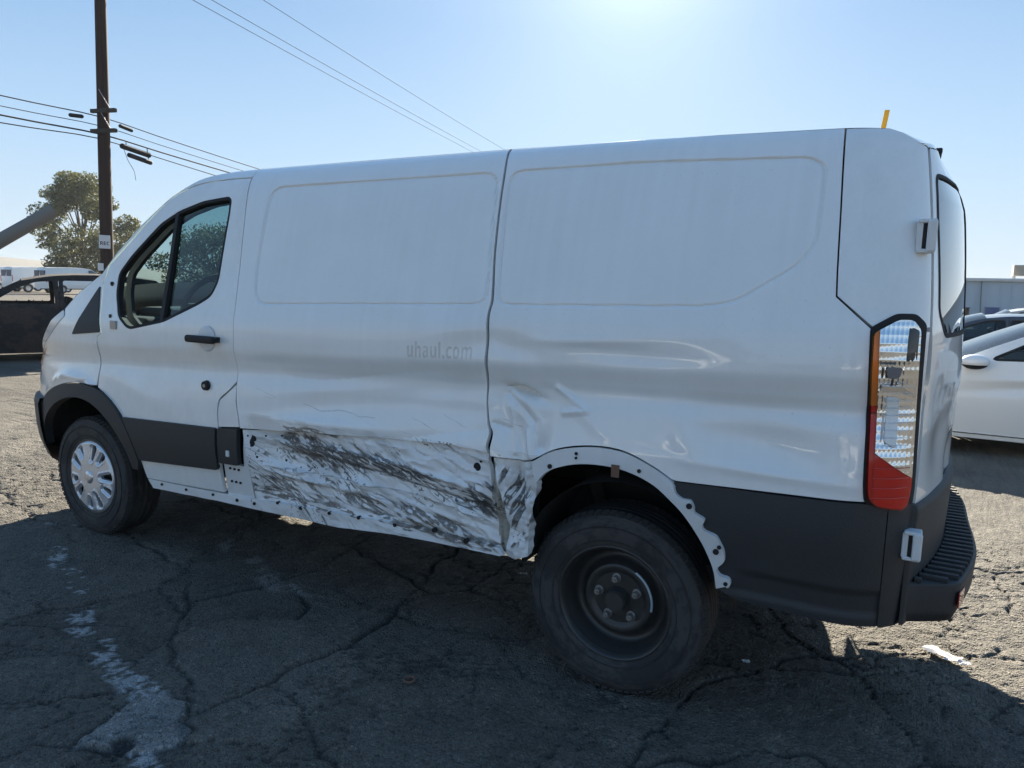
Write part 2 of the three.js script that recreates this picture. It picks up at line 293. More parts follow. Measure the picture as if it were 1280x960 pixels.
// scraped paint, tyre marks, scratches, darkened folds and the ghost of removed lettering on the middle of the side; u, v in metres over X 1.3..4.25, Y 0.4..2.1
const SC = { x0: 1.3, y0: .4, w: 2.95, h: 1.7 };
const scarUV = (X, Y) => [(X - SC.x0) / SC.w, (Y - SC.y0) / SC.h];
const font = await new FontLoader().loadAsync('fonts/droid/droid_sans_bold.typeface.json');
function letters(str, size) { return font.generateShapes(str, size).map(s => { const e = s.extractPoints(6); return { o: e.shape.map(p => [p.x, p.y]), h: e.holes.map(q => q.map(p => [p.x, p.y])) }; }); }
const scarTex = (() => {
  const w = 2048, h = 1180;
  const zones = [                                     // [outline, streak angle, density, tone]
    [[[1.66, .815], [1.80, .832], [2.20, .80], [2.44, .765], [2.52, .735], [2.30, .705], [2.02, .695], [1.80, .715], [1.68, .75]], -.42, .98, 0],
    [[[1.60, .73], [1.75, .755], [2.10, .705], [2.03, .655], [1.80, .69], [1.66, .70]], -.50, .72, 1],
    [[[2.35, .755], [2.60, .72], [2.76, .70], [2.76, .60], [2.66, .66], [2.45, .715]], -.22, .76, 0],
    [[[1.50, .60], [1.70, .625], [2.05, .60], [2.12, .545], [1.80, .53], [1.52, .535]], -.50, .66, 1],
    [[[2.05, .60], [2.40, .60], [2.74, .53], [2.80, .47], [2.45, .50], [2.10, .53]], -.40, .55, 1],
    [[[1.44, .545], [1.95, .53], [2.45, .52], [2.80, .50], [2.80, .465], [2.3, .475], [1.8, .49], [1.44, .50]], -.05, .40, 1],
    [[[2.66, .73], [2.78, .76], [2.79, .60], [2.70, .64]], -.6, .66, 0],
    [[[2.82, .84], [2.88, .80], [2.94, .78], [2.97, .70], [2.95, .56], [2.88, .52], [2.86, .60], [2.83, .72]], 1.1, .56, 0],
    [[[1.69, .862], [1.80, .872], [1.93, .862], [1.98, .848], [1.86, .848], [1.72, .852]], -.10, .72, 0],
    [[[1.405, .845], [1.47, .85], [1.48, .835], [1.41, .83]], -.05, .6, 0],
    [[[2.05, .735], [2.12, .74], [2.14, .71], [2.06, .71]], -.3, .72, 0],
  ];
  const lines = [                                     // [points, width, darkness]: scratches, and groove shade painted along the pressed folds
    [[[1.79, .975], [1.9, .955], [2.0, .965], [2.12, .957], [2.2, .955]], .003, .38], [[[1.60, .735], [1.9, .735], [2.2, .715], [2.5, .68], [2.72, .655]], .008, .75],
    [[[1.55, .655], [1.9, .655], [2.3, .645], [2.6, .62], [2.76, .59]], .005, .5], [[[1.60, .885], [2.2, .882], [2.7, .895]], .0025, .25], [[[2.40, .98], [2.52, .94]], .003, .3],
    [[[2.10, .61], [2.45, .57], [2.65, .53]], .006, .45], [[[1.45, .60], [1.80, .655]], .003, .3], [[[2.2, .70], [2.32, .705], [2.36, .715]], .006, .6], [[[2.45, .68], [2.52, .675]], .006, .6],
    [[[2.785, 1.125], [2.83, 1.118]], .003, .6], [[[2.79, 1.215], [2.82, 1.205]], .002, .5], [[[2.80, 1.02], [2.90, 1.0]], .003, .35], [[[2.79, .87], [2.86, .87], [2.93, .868]], .003, .5],
    [[[1.5, 1.02], [1.62, .985]], .003, .22], [[[1.66, .83], [1.95, .80], [2.3, .77]], .007, .5], [[[2.0, .54], [2.3, .52], [2.62, .50]], .003, .4], [[[2.55, 1.01], [2.66, .97]], .003, .25],
  ];
  const ghost = letters('uhaul.com', .066), gw = Math.max(...ghost.flatMap(c => c.o.map(p => p[0]))), gx = 2.374, gy = 1.229, gs = .314 / gw, slope = .040;
  const inG = (x, y) => { for (const c of ghost) { if (sdPoly(c.o, x, y) < 0) { let hole = false; for (const q of c.h) if (sdPoly(q, x, y) < 0) hole = true; if (!hole) return 1; } } return 0; };
  const zb = zones.map(z => { const xs = z[0].map(p => p[0]), ys = z[0].map(p => p[1]); return [Math.min(...xs) - .08, Math.max(...xs) + .08, Math.min(...ys) - .08, Math.max(...ys) + .08]; });
  const lb = lines.map(z => { const xs = z[0].map(p => p[0]), ys = z[0].map(p => p[1]); return [Math.min(...xs) - .03, Math.max(...xs) + .03, Math.min(...ys) - .03, Math.max(...ys) + .03]; });
  const tones = [[.028, .024, .021], [.12, .10, .080], [.20, .19, .19]];
  const toS = x => Math.pow(clamp(x), 1 / 2.2);
  return dataTex(w, h, (u, v) => {
    const X = SC.x0 + u * SC.w, Y = SC.y0 + v * SC.h; let c = [.97, .97, .965];
    const film = .045 * fbm(X * 6, Y * 9, 90, 4) + .05 * vn(X * 46, Y * 2.2, 91) * fbm(X * 3, Y * 3, 92, 3) + (vn(X * 230, Y * 230, 93) > .955 && vn(X * 5, Y * 5, 94) > .6 ? .16 : 0); c = c.map((q, i) => q - film * [1, 1.02, 1.12][i]);
    if (Y < 1.12) {
      for (let k = 0; k < zones.length; k++) {
        const b = zb[k]; if (X < b[0] || X > b[1] || Y < b[2] || Y > b[3]) continue;
        const z = zones[k], [su, sv] = rot(X, Y, z[1]);
        const edge = sdPoly(z[0], X, Y) + .07 * (fbm(su * 9, sv * 50, 101 + k, 3) - .5);
        if (edge > .03) continue;
        const streak = .42 * vn(su * 7, sv * 75, 111 + k) + .25 * vn(su * 24, sv * 130, 121 + k) + .33 * fbm(su * 11, sv * 26, 131 + k, 3);
        const fleck = 1 - .9 * ss(.60, .65, .6 * vn(su * 22, sv * 190, 151 + k) + .4 * vn(su * 60, sv * 120, 152)); const m = fleck * ss(.012, -.012, edge) * ss(.66 - .30 * z[2] - .022, .66 - .30 * z[2] + .022, streak) * (.72 + .28 * vn(X * 180, Y * 180, 5));
        const t = tones[z[3]], br = .6 + .9 * vn(su * 16, sv * 60, 141); c = c.map((q, i) => mix(q, t[i] * br, m * .97));
      }
      for (let k = 0; k < lines.length; k++) {
        const b = lb[k]; if (X < b[0] || X > b[1] || Y < b[2] || Y > b[3]) continue;
        const d = dLine(lines[k][0], X + .006 * (vn(X * 40, Y * 40, 7) - .5), Y + .012 * (vn(X * 25, Y * 25, 8) - .5)), wd = lines[k][1] * (.3 + 1.1 * vn(X * 30, Y * 30, 9));
        const m = ss(wd, wd * .3, d) * lines[k][2] * (.6 + .4 * vn(X * 200, Y * 200, 4)); c = c.map((q, i) => mix(q, [.05, .048, .045][i], m));
      }
      const [su, sv] = rot(X, Y, -.16), hair = vn(su * 5, sv * 260, 171) > .93 && vn(su * 3, sv * 7, 172) > .62 ? .22 : 0; if (hair && X > 1.45 && X < 2.95) c = c.map(q => q * (1 - hair));
      if (Y < .90 && X > 1.42 && X < 2.98) {                // loose scratches, specks and a thin brown road film over the bare metal
        const [pu, pv] = rot(X, Y, -.42 - .16 * vn(X * 2, Y * 3, 161)), g1 = vn(pu * 6, pv * 210, 162), g2 = vn(pu * 16, pv * 120, 163), area = ss(.50, .66, fbm(X * 4, Y * 9, 164, 3));
        const sc = Math.max(ss(.80, .86, g1) * .75 * area, ss(.84, .90, g2) * .85 * area), sk = ss(.83, .86, vn(X * 110, Y * 110, 165)) * area * .8, fl = .22 * ss(.4, .7, fbm(pu * 5, pv * 18, 166, 4));
        c = c.map((q, i) => mix(mix(q, [.22, .17, .12][i], fl), [.03, .027, .024][i], Math.max(sc, sk)));
      }
    }
    const lx = (X - gx) / gs, ly = (Y - gy - (X - gx) * slope) / .95; if (lx > -.01 && lx < gw + .01 && ly > -.03 && ly < .08 && inG(lx, ly)) { const k = .84 - .14 * vn(X * 90, Y * 90, 181); c = c.map((q, i) => q * k * [1, .985, .96][i]); }
    return c.map(toS);
  }, true, false);
})();
M.scarPaint = phy(.88, .88, .87, .34, { map: scarTex, clearcoat: 1, clearcoatRoughness: .04 });
M.scarMetal = phy(.84, .85, .86, .5, { map: scarTex, clearcoat: .12, clearcoatRoughness: .25 });

const van = thing('cargo_van', 'white low-roof cargo van with a crushed, scraped side and black lower trim', 'van', [0, 0, 0]);
const vp = (n, g, m, parent = van) => part(n, g, m, parent);
const PX = (a, n = 6) => smooth(a, n);

// outlines measured on the body side, X rearwards from the front axle and Y up, in metres
const doorTop = [[.296, 1.59], [.448, 1.715], [.596, 1.841], [.718, 1.937], [.813, 1.978], [.911, 2.005], [1.139, 2.02], [1.271, 2.02]];
const doorB = [[1.305, 1.808], [1.33, 1.551], [1.354, 1.287], [1.357, 1.142], [1.359, 1.042]];
const doorA = [[1.308, .995], [1.245, .943], [1.236, .879], [1.244, .806], [1.240, .657], [1.234, .58], [1.245, .475]];
const archOut = [[-.505, .50], [-.515, .64], [-.43, .775], [-.25, .865], [-.043, .912], [.152, .925], [.326, .893], [.479, .793], [.569, .672], [.613, .55]];
const archInn = [[.553, .50], [.508, .617], [.401, .735], [.219, .828], [.032, .842], [-.192, .785], [-.386, .672], [-.48, .56], [-.50, .48]];
const winOut = roundPoly([[.385, 1.545], [.468, 1.638], [.678, 1.81], [.81, 1.873], [.974, 1.917], [1.156, 1.934], [1.186, 1.916], [1.196, 1.844], [1.198, 1.514], [1.165, 1.44], [1.081, 1.398], [.837, 1.301], [.571, 1.252], [.53, 1.262], [.454, 1.314], [.398, 1.437]], .03, 3);
const inset = (p, k) => p.map((q, i) => { const a = p[(i + p.length - 1) % p.length], b = p[(i + 1) % p.length]; let nx = b[1] - a[1], ny = a[0] - b[0]; const l = Math.hypot(nx, ny) || 1; return [q[0] + nx / l * k, q[1] + ny / l * k]; });
const winIn = inset(winOut, .016);

// front door with its glass, seals, handle and mouldings
const door = vp('front_door', sheet([[.268, 1.49], ...PX(doorTop), ...PX(doorB), ...PX(doorA), [.640, .456], ...PX(archOut.slice(6).reverse()), [.262, .918], [.285, 1.202], [.322, 1.222]], onSide(0, (X, Y) => .004 * vn(X * 3, Y * 3, 201) - .004 * bump(X, Y, .55, .95, .3, .06, -.3)), { step: .022, holes: [winOut], flange: .02 }), M.paint);
vp('window_seal', sheet(winOut, onSide(.004), { step: .03, holes: [winIn], flange: .03 }), M.seal, door);
vp('window_divider', sheet([[.783, 1.87], [.806, 1.875], [.832, 1.30], [.806, 1.29]], onSide(.002), { step: .05, flange: .03 }), M.plasticDark, door);
vp('window_glass', sheet([[.806, 1.874], [.974, 1.918], [1.156, 1.933], [1.187, 1.913], [1.197, 1.844], [1.199, 1.514], [1.165, 1.44], [1.081, 1.398], [.832, 1.299]], onSide(.022), { step: .06, flange: 0 }), M.glass, door);
vp('door_moulding', sheet(roundPoly([[.499, .780], [1.240, .806], [1.236, .592], [.618, .556], [.572, .672]], .012, 2), onSide(-.013), { step: .04, flange: .02 }), M.plastic, door);
{ const hp = onSide(-.004)(1.172, 1.238), bowl = new THREE.SphereGeometry(.062, 28, 10, 0, Math.PI * 2, 0, Math.PI / 2); bowl.scale(1, .16, 1); bowl.rotateX(Math.PI / 2); bowl.translate(1.172, 1.238, hp[2] - .004);
  const hd = vp('door_handle', box(.205, .036, .03, 1.169, 1.236, hp[2] + .032, .013), M.plasticDark, door); hd.rotation.z = 0;
  vp('handle_bowl', bowl, M.primer, door);
  for (const hx of [1.085, 1.25]) vp('handle_mount', box(.03, .026, .04, hx, 1.236, hp[2] + .01), M.plasticDark, door);
  const lk = onSide(0)(1.152, 1.005), lc = cyl(.022, .026, .018, 24); lc.rotateX(Math.PI / 2); lc.translate(1.152, 1.005, lk[2] + .006); vp('door_lock', lc, M.plasticDark, door);
  const lk2 = cyl(.009, .009, .004, 14); lk2.rotateX(Math.PI / 2); lk2.translate(1.152, 1.005, lk[2] + .0155); vp('lock_barrel', lk2, M.steel, door);
  for (const [x, y, r] of [[.352, 1.487, .012], [.392, 1.315, .010], [.41, 1.268, .008]]) { const s = onSide(0)(x, y), c = cyl(r, r, .006, 14); c.rotateX(Math.PI / 2); c.translate(x, y, s[2] + .001); vp('mirror_bolt_hole', c, M.seal, door); }  // dark discs stand in for the shade inside the mirror bolt holes
  const s = onSide(0)(.43, 1.262); vp('mirror_socket', box(.05, .045, .012, .432, 1.27, s[2] + .002, .004), M.steel, door);
}
vp('door_inner_trim', sheet([[.36, .95], [.36, 1.25], [.56, 1.245], [.84, 1.30], [1.09, 1.40], [1.20, 1.5], [1.25, 1.5], [1.25, .55], [.65, .55], [.5, .85]], onSide(.10), { step: .1, flange: .01 }), M.interior);
vp('door_sill_ledge', sheet([[.385, 1.235], [.56, 1.24], [.84, 1.295], [1.09, 1.39], [1.20, 1.48]].concat([[1.20, 1.47], [1.09, 1.38], [.84, 1.285], [.56, 1.23], [.385, 1.225]]), (X, Y) => [X, Y, -(side(X, Y) + .02)], { step: .2, flange: .09 }), M.interior);
vp('window_frame_inner', sheet(inset(winOut, -.03), onSide(.075), { step: .05, holes: [winIn], flange: .02 }), M.interior);

// front wing, windscreen pillar, black cowl panel
vp('front_wing', sheet([[.256, .93], ...PX([[.152, .93], [-.043, .917], [-.25, .87], [-.43, .78], [-.53, .69]]), [-.70, .765], [-.735, .84], [-.74, .955], [-.70, 1.0], [-.322, 1.16], [-.080, 1.298], [-.097, 1.336], [.013, 1.414], [.242, 1.541], [.286, 1.59], [.262, 1.492], [.316, 1.22], [.279, 1.20]], onSide(0, (X, Y) => -.018 * Math.max(0, 1 - Math.abs(Math.hypot(X, Y - .36) - .60) / .05) ** 2 * ss(.7, .95, Y)), { step: .025, flange: .02 }), M.paint);
vp('cowl_panel', sheet(roundPoly([[.250, 1.475], [.312, 1.225], [.026, 1.198]], .012, 2), onSide(-.006), { step: .05, flange: .012 }), M.plastic);
vp('roof_rail', sheet([[.25, 1.553], [.345, 1.653], [.51, 1.794], ...PX([[.717, 1.945], [.885, 2.030], [.996, 2.056], [1.1, 2.068], [1.274, 2.074]], 4), [1.274, 2.026], ...PX(doorTop.slice().reverse().map(p => [p[0] - .004, p[1] + .006]))], onSide(0), { step: .025, flange: .015 }), M.paint);
vp('headlight', sheet(roundPoly([[-.085, 1.296], [-.322, 1.156], [-.69, .998], [-.50, 1.104], [-.27, 1.262], [-.11, 1.330]], .01, 2), onSide(-.003), { step: .04, flange: .02 }), phy(.75, .8, .85, .05, { transmission: .4, thickness: 0, clearcoat: 1 }));
vp('side_indicator', sheet([[-.705, .985], [-.45, 1.085], [-.46, 1.073], [-.70, .962]], onSide(-.004), { step: .05, flange: .01 }), phy(.55, .18, .03, .2, { clearcoat: 1 }));

// skin over the top: nose, bonnet, windscreen, roof
const spine = [[-.735, .80, .20], [-.742, .955, .22], [-.70, 1.02, .20], [-.5, 1.112, .14], [-.27, 1.266, .06], [-.097, 1.34, .06], [.013, 1.418, .10], [.242, 1.545, .13], [.345, 1.655, .14], [.51, 1.796, .14], [.717, 1.946, .12], [.885, 2.031, .08], [.996, 2.057, .06], [1.1, 2.069, .05], [1.274, 2.075, .05], [1.9, 2.077, .055], [2.69, 2.076, .055], [3.53, 2.062, .05], [3.93, 2.050, .05], [4.05, 2.044, .05], [4.09, 2.03, .06], [4.125, 2.00, .085]];
function topSkin(a, b) {
  const rows = [];
  for (let i = a; i <= b; i++) for (let s = 0; s < (i < b ? 4 : 1); s++) {
    const q = spine[i], r = spine[Math.min(i + 1, spine.length - 1)], t = s / 4, X = mix(q[0], r[0], t), Y = mix(q[1], r[1], t), B = mix(q[2], r[2], t);
    const p = spine[Math.max(0, i - 1)], n = spine[Math.min(spine.length - 1, i + 1)]; let tx = n[0] - p[0], ty = n[1] - p[1]; const l = Math.hypot(tx, ty); tx /= l; ty /= l;
    const D0 = side(X, Y), row = [];
    for (let k = 0; k <= 24; k++) { const u = -1 + k / 12, f = (1 - Math.pow(Math.abs(u), 2.4)) * B; row.push([X - ty * f, Y + tx * f, -(W / 2 - u * (D0 - W / 2) )]); }
    rows.push(row);
  }
  return loft(rows);
}
vp('nose_panel', topSkin(0, 3), M.plastic);
vp('bonnet', topSkin(3, 6), M.paint);
vp('windscreen', topSkin(6, 12), M.glass);
const roof = vp('roof', topSkin(12, 21), M.paint);
for (const dz of [-.35, 0, .35]) vp('roof_rib', box(2.5, .012, .05, 2.7, 2.124, -W / 2 + dz, .005), M.paint, roof);
vp('rear_roof_lip', box(.05, .02, .16, 4.185, 2.035, -W / 2 + .28, .006), M.plasticDark, roof);

// side panel ahead of the gap, quarter panel behind it, corner post
vp('side_panel', sheet([[1.280, 2.074], [2.684, 2.074], ...PX([[2.698, 2.043], [2.711, 1.971], [2.721, 1.817], [2.733, 1.632], [2.751, 1.47], [2.745, 1.424], [2.750, 1.339], [2.747, 1.213], [2.745, 1.1], [2.760, .994], [2.770, .962], [2.764, .905], [2.772, .888]], 5), [2.592, .896], [2.271, .880], [1.693, .842], [1.402, .823], ...PX([[1.396, .857], [1.372, .948], [1.364, 1.042], [1.362, 1.142], [1.359, 1.287], [1.336, 1.551], [1.311, 1.808], [1.280, 2.02]])],
  onSide(0, (X, Y) => pressed(recessF, X, Y) + dentMid(X, Y)), { gx: [...lin(1.27, 1.42, .010), ...lin(1.4252, 1.56, .0052), ...lin(1.57, 2.79, .010)], gy: [...lin(.81, 1.40, .009), ...lin(1.4052, 1.50, .0052), ...lin(1.508, 1.90, .008), ...lin(1.9052, 1.99, .0052), ...lin(1.998, 2.074, .010)], flange: .02, uv: scarUV }), M.scarPaint);
vp('quarter_panel', sheet([[2.694, 2.074], [3.2, 2.07], [3.53, 2.060], [3.925, 2.048], ...PX([[3.941, 1.776], [3.950, 1.593], [3.955, 1.518]], 4), [4.058, 1.427], [4.213, 1.42], [4.214, .898], [4.09, .908], [3.515, .890], ...PX([[3.500, .893], [3.433, .928], [3.322, .967], [3.196, .969], [3.054, .936], [2.964, .884]], 5), [2.919, .872], [2.864, .874], [2.786, .875], ...PX([[2.783, .905], [2.788, .962], [2.774, .994], [2.756, 1.1], [2.760, 1.213], [2.761, 1.339], [2.757, 1.424], [2.763, 1.47], [2.744, 1.632], [2.731, 1.817], [2.721, 1.971], [2.708, 2.043]], 5)],
  onSide(0, (X, Y) => pressed(recessR, X, Y) + dentRear(X, Y)), { gx: [...lin(2.68, 3.2, .0052), ...lin(3.209, 3.54, .010), ...lin(3.5452, 3.90, .0052), ...lin(3.91, 4.06, .010), ...lin(4.066, 4.18, .008), ...lin(4.184, 4.215, .004)], gy: [...lin(.86, 1.22, .0052), ...lin(1.229, 1.40, .009), ...lin(1.4052, 1.70, .0052), ...lin(1.708, 1.90, .008), ...lin(1.9052, 1.99, .0052), ...lin(1.998, 2.075, .010)], flange: .02, uv: scarUV }), M.scarPaint);
vp('corner_panel', sheet([[3.931, 2.046], [4.05, 2.043], [4.09, 2.03], [4.125, 2.01], ...[1.99, 1.94, 1.88, 1.80, 1.72, 1.65, 1.58, 1.50, 1.434].map(y => [4.214 - lean(y), y]), [4.064, 1.433], [3.960, 1.521], [3.955, 1.593], [3.946, 1.776]], onSide(0, (X, Y) => .006 * bump(X, Y, 4.13, 1.70, .03, .06)), { step: .010, flange: .02 }), M.paint);
vp('pillar_skin', sheet([[1.358, 1.025], [1.312, .988], ...PX([[1.251, .941], [1.242, .879], [1.250, .812]], 4), [1.390, .826], [1.386, .857], [1.360, .948]], onSide(.004), { step: .02, flange: .02 }), M.paint);
vp('pillar_moulding', sheet(roundPoly([[1.254, .807], [1.390, .820], [1.386, .636], [1.252, .632]], .008, 2), onSide(-.010), { step: .05, flange: .025 }), M.plastic);
{ const s = onSide(-.012)(1.33, .68); vp('moulding_clip', box(.022, .03, .008, 1.325, .69, s[2], .003), M.primer); }
// exposed inner metal of the sill, crumpled
vp('pillar_base', sheet([[1.256, .63], [1.400, .63], [1.412, .808], [1.432, .62], [1.445, .455], [1.256, .45]], onSide(.016), { step: .03, flange: .02 }), M.primer);
vp('lower_side_panel', sheet([[1.410, .815], [1.693, .838], [2.271, .876], [2.592, .892], [2.768, .880], [2.781, .713], [2.803, .539], [2.806, .490], [2.3, .50], [1.978, .485], [1.46, .470], [1.440, .62]], onSide(.010, dentLow), { gx: lin(1.40, 2.82, .007), gy: lin(.46, .89, .006), flange: .02, uv: scarUV }), M.scarMetal);
vp('sill_flange', sheet([[.640, .450], [1.24, .464], [2.3, .506], [2.62, .50], [2.808, .494], [2.83, .47], [2.812, .462], [2.632, .463], [2.301, .453], [1.978, .425], [1.698, .420], [1.234, .417], [.669, .402]], onSide(.004, (X, Y) => .3 * dentLow(X, Y) + .006 * vn(X * 12, Y * 20, 211)), { step: .012, flange: .02, uv: scarUV }), M.scarMetal);
vp('crumpled_fold', sheet([[2.792, .866], [2.827, .709], [2.860, .598], [2.834, .468], [2.869, .458], [2.94, .489], [2.950, .60], [2.973, .716], [2.987, .797], [2.964, .876], [2.919, .866], [2.864, .868]], onSide(.006, (X, Y) => .045 * bump(X, Y, 2.90, .75, .035, .12, .1) - .02 * bump(X, Y, 2.945, .72, .02, .15, .1) + .018 * ridge(X * 22, Y * 14, 221) + .008 * ridge(X * 60, Y * 40, 222)), { step: .006, flange: .03, uv: scarUV }), M.scarMetal);
vp('torn_gap', sheet([[2.770, .87], [2.800, .868], [2.835, .709], [2.868, .598], [2.845, .468], [2.80, .468], [2.797, .539], [2.778, .713]], onSide(.030, (X, Y) => .02 * ridge(X * 30, Y * 7, 241) + .012 * ridge(X * 50, Y * 22, 242)), { step: .006, flange: 0, uv: scarUV }), phy(.42, .40, .35, .55, { map: scarTex }));
// wheel arch metal left bare by the missing trim, with the toothed bracket at its rear end
const archLip = [[2.968, .878], [3.054, .930], [3.196, .963], [3.322, .961], [3.433, .922], [3.502, .886]];
const archIn = [[3.666, .538], [3.653, .609], [3.605, .707], [3.534, .796], [3.438, .862], [3.338, .897], [3.227, .904], [3.124, .889], [3.031, .849], [2.987, .797]];
const bracket = [[3.508, .878], [3.52, .847], [3.543, .833], [3.571, .836], [3.584, .811], [3.583, .794], [3.623, .776], [3.611, .751], [3.62, .736], [3.66, .725], [3.687, .677], [3.691, .641], [3.663, .608], [3.675, .586], [3.708, .583], [3.714, .561], [3.702, .544]];
const arch = vp('wheel_arch_flange', sheet([...PX(archLip, 5), ...roundPoly(bracket, .010, 2).slice(0), ...PX(archIn, 5)], onSide(-.004, (X, Y) => -.012 * ss(3.44, 3.52, X) + .004 * vn(X * 14, Y * 14, 231)), { step: .012, flange: .03 }), M.primer);
for (const [x, y, r] of [[3.045, .873, .009], [3.147, .934, .006], [3.147, .918, .005], [3.385, .905, .007], [3.568, .815, .010], [3.662, .672, .010], [3.672, .69, .007], [3.697, .563, .007]]) { const s = onSide(-.004 - .012 * ss(3.44, 3.52, x))(x, y), c = cyl(r, r, .004, 14); c.rotateX(Math.PI / 2); c.translate(x, y, s[2] + .001); vp('dark_hole_disc', c, M.seal, arch); }  // black discs put the darkness of open holes on the arch flange
for (const [x, y, r] of [[1.478, .781, .016], [1.462, .756, .019], [1.445, .79, .005], [1.545, .797, .006], [1.645, .808, .006], [1.49, .69, .006], [2.71, .815, .017], [2.73, .842, .006], [1.60, .477, .007], [1.75, .478, .008], [1.93, .486, .008], [2.10, .495, .008], [2.30, .498, .008], [2.50, .512, .010], [2.66, .497, .011], [1.30, .607, .006], [1.33, .607, .006], [1.36, .607, .006], [1.30, .54, .006], [1.33, .54, .006], [1.36, .54, .006], [.75, .436, .007], [.95, .44, .007], [1.15, .445, .007], [1.33, .447, .008], [1.45, .45, .008]]) {
  const s = (y < .515 ? onSide(.004, (a, b) => .3 * dentLow(a, b) + .006 * vn(a * 12, b * 20, 211)) : x < 1.42 ? onSide(.016) : onSide(.014, dentLow))(x, y), c = cyl(r, r, .016, 14); c.rotateX(Math.PI / 2); c.translate(x, y, s[2] - .002); vp('dark_hole_disc', c, M.seal); }  // black discs for holes and plugs; the hole shade is their colour
for (const [x, y, r] of [[1.652, .690, .030], [1.83, .68, .026]]) { const s = onSide(.014, dentLow)(x, y), c = new THREE.TorusGeometry(r, .005, 8, 24); c.translate(x, y, s[2] + .002); vp('weld_ring', c, M.primer); const q = cyl(.006, .006, .02, 12); q.rotateX(Math.PI / 2); q.translate(x, y, s[2] - .004); vp('dark_hole_disc', q, M.seal); }  // a black disc darkens each ring centre like a hole
{ const s = onSide(0, dentRear)(2.915, 1.128); vp('panel_clip_tag', box(.03, .045, .006, 3.30, .893, onSide(-.008)(3.30, .893)[2], .002), M.rust); }
// near-black backing sheet, its colour giving the panel gaps their shade
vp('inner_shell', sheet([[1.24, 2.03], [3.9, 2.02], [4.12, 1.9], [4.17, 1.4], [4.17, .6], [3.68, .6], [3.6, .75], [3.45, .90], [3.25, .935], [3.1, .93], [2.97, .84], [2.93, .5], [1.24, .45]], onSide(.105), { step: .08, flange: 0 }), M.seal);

// rear lower side trim and bumper
vp('rear_side_moulding', sheet([[3.50, .880], [3.512, .884], [4.085, .902], [4.148, .893], [4.148, .496], [4.013, .498], [3.727, .507], [3.668, .530], [3.653, .609], [3.605, .707], [3.534, .796]], onSide(.004, (X, Y) => -.010 * ss(.60, .63, Y) * ss(3.70, 3.80, X) - .004 * ss(.54, .53, Y)), { step: .02, flange: .03 }), M.plastic);
vp('bumper_corner', sheet(roundPoly([[4.151, .900], [4.2135, .896], [4.2135, .495], [4.151, .494]], .004, 1), onSide(-.006), { gx: lin(4.15, 4.214, .004), step: .03, flange: .03 }), M.plastic);
{
  const plan = d => rearX(d, .8), wall = [], stepO = d => plan(d) + mix(.004, .120, ss(.14, .27, d)) * (1 - .20 * ss(.5, 1.03, d));
  const ds = [...lin(.137, .4, .022), ...lin(.45, 1.61, .08), ...lin(1.66, 1.923, .022)], md = d => d > 1.03 ? 2.06 - d : d;
  vp('rear_bumper', loft([[[4.203, .892, -.139], [4.208, .888, -.134], [4.2085, .86, -.1335], [4.2085, .66, -.1335], [4.2085, .50, -.1335]], ...ds.map(d => [[plan(d) - .01, .892, -d], [plan(d) + .010, .888, -d], [plan(d) + .014, .86, -d], [plan(d) + .006, .66, -d], [plan(d) + .004, .50, -d]])]), M.plastic);
  const sw = vp('bumper_step', loft(ds.map(d => { const m = md(d); return [[plan(d) - .01, .632, -d], [stepO(m) - .012, .632, -d], [stepO(m), .622, -d], [stepO(m) - .004, .54, -d], [stepO(m) - .02, .50, -d], [plan(d) - .06, .485, -d]]; })), M.plastic);
  for (let d = .19; d < 1.88; d += .048) { const m = md(d), a = plan(d) + .008, b = stepO(m) - .012; if (b - a > .008) vp('tread_rib', box(b - a, .014, .022, (a + b) / 2, .638, -d, .003), M.plastic, sw); }
  const rg = box(.004, .05, .07, 0, 0, 0, .001); rg.rotateY(-.25); rg.translate(stepO(.28) + .001, .575, -.28); vp('red_reflector', rg, phy(.35, .02, .02, .25, { clearcoat: 1 }), sw);
}
// rear doors
const rearMap = (off = 0, extra = null) => (D, Y) => [rearX(D, Y) + off - (extra ? extra(D, Y) : 0), Y, -D];
const winRear = roundPoly([[.36, 1.91], [.93, 1.93], [.93, 1.40], [.31, 1.40], [.245, 1.48], [.27, 1.60], [.31, 1.77]], .03);
const rearEdge = [.875, 1.2, 1.43, 1.6, 1.75, 1.88, 1.96, 1.99].map(y => [cornerD(y) + .012, y]);
const rd = vp('rear_door', sheet([...rearEdge, [.6, 2.01], [1.022, 2.015], [1.022, .875]], rearMap(0, (D, Y) => .018 * bump(D, Y, .42, 1.05, .14, .14) - .012 * bump(D, Y, .6, 1.22, .2, .05, .3) + .02 * bump(D, Y, .70, .95, .12, .1)), { step: .025, holes: [winRear], flange: .02 }), M.paint);
vp('rear_glass', sheet(inset(winRear, -.02), rearMap(-.004), { step: .06, flange: 0 }), phy(.02, .024, .028, .02, { clearcoat: 1, clearcoatRoughness: 0 }), rd);
vp('glass_border', sheet(inset(winRear, -.004), rearMap(.002), { step: .05, holes: [inset(winRear, .009)], flange: .006 }), M.seal, rd);
vp('door_badge', (() => { const gs = []; let x = 0; for (const c of 'TRANSIT') { const g = new THREE.ShapeGeometry(font.generateShapes(c, .05)); g.translate(x, 0, 0); gs.push(g); x += .052; } const g = merge(gs); const p = g.attributes.position; for (let i = 0; i < p.count; i++) { const D = .40 + p.getX(i), Y = 1.19 + p.getY(i); p.setXYZ(i, rearX(D, Y) + .006, Y, -D); } g.computeVertexNormals(); return g; })(), M.chromeRough, rd);
const rd2 = vp('rear_door', sheet([[1.038, 2.015], [1.5, 2.01], ...rearEdge.slice().reverse().map(p => [2.06 - p[0], p[1]]), [1.038, .875]], rearMap(0), { step: .08, holes: [winRear.map(p => [2.06 - p[0], p[1]])], flange: .02 }), M.paint);
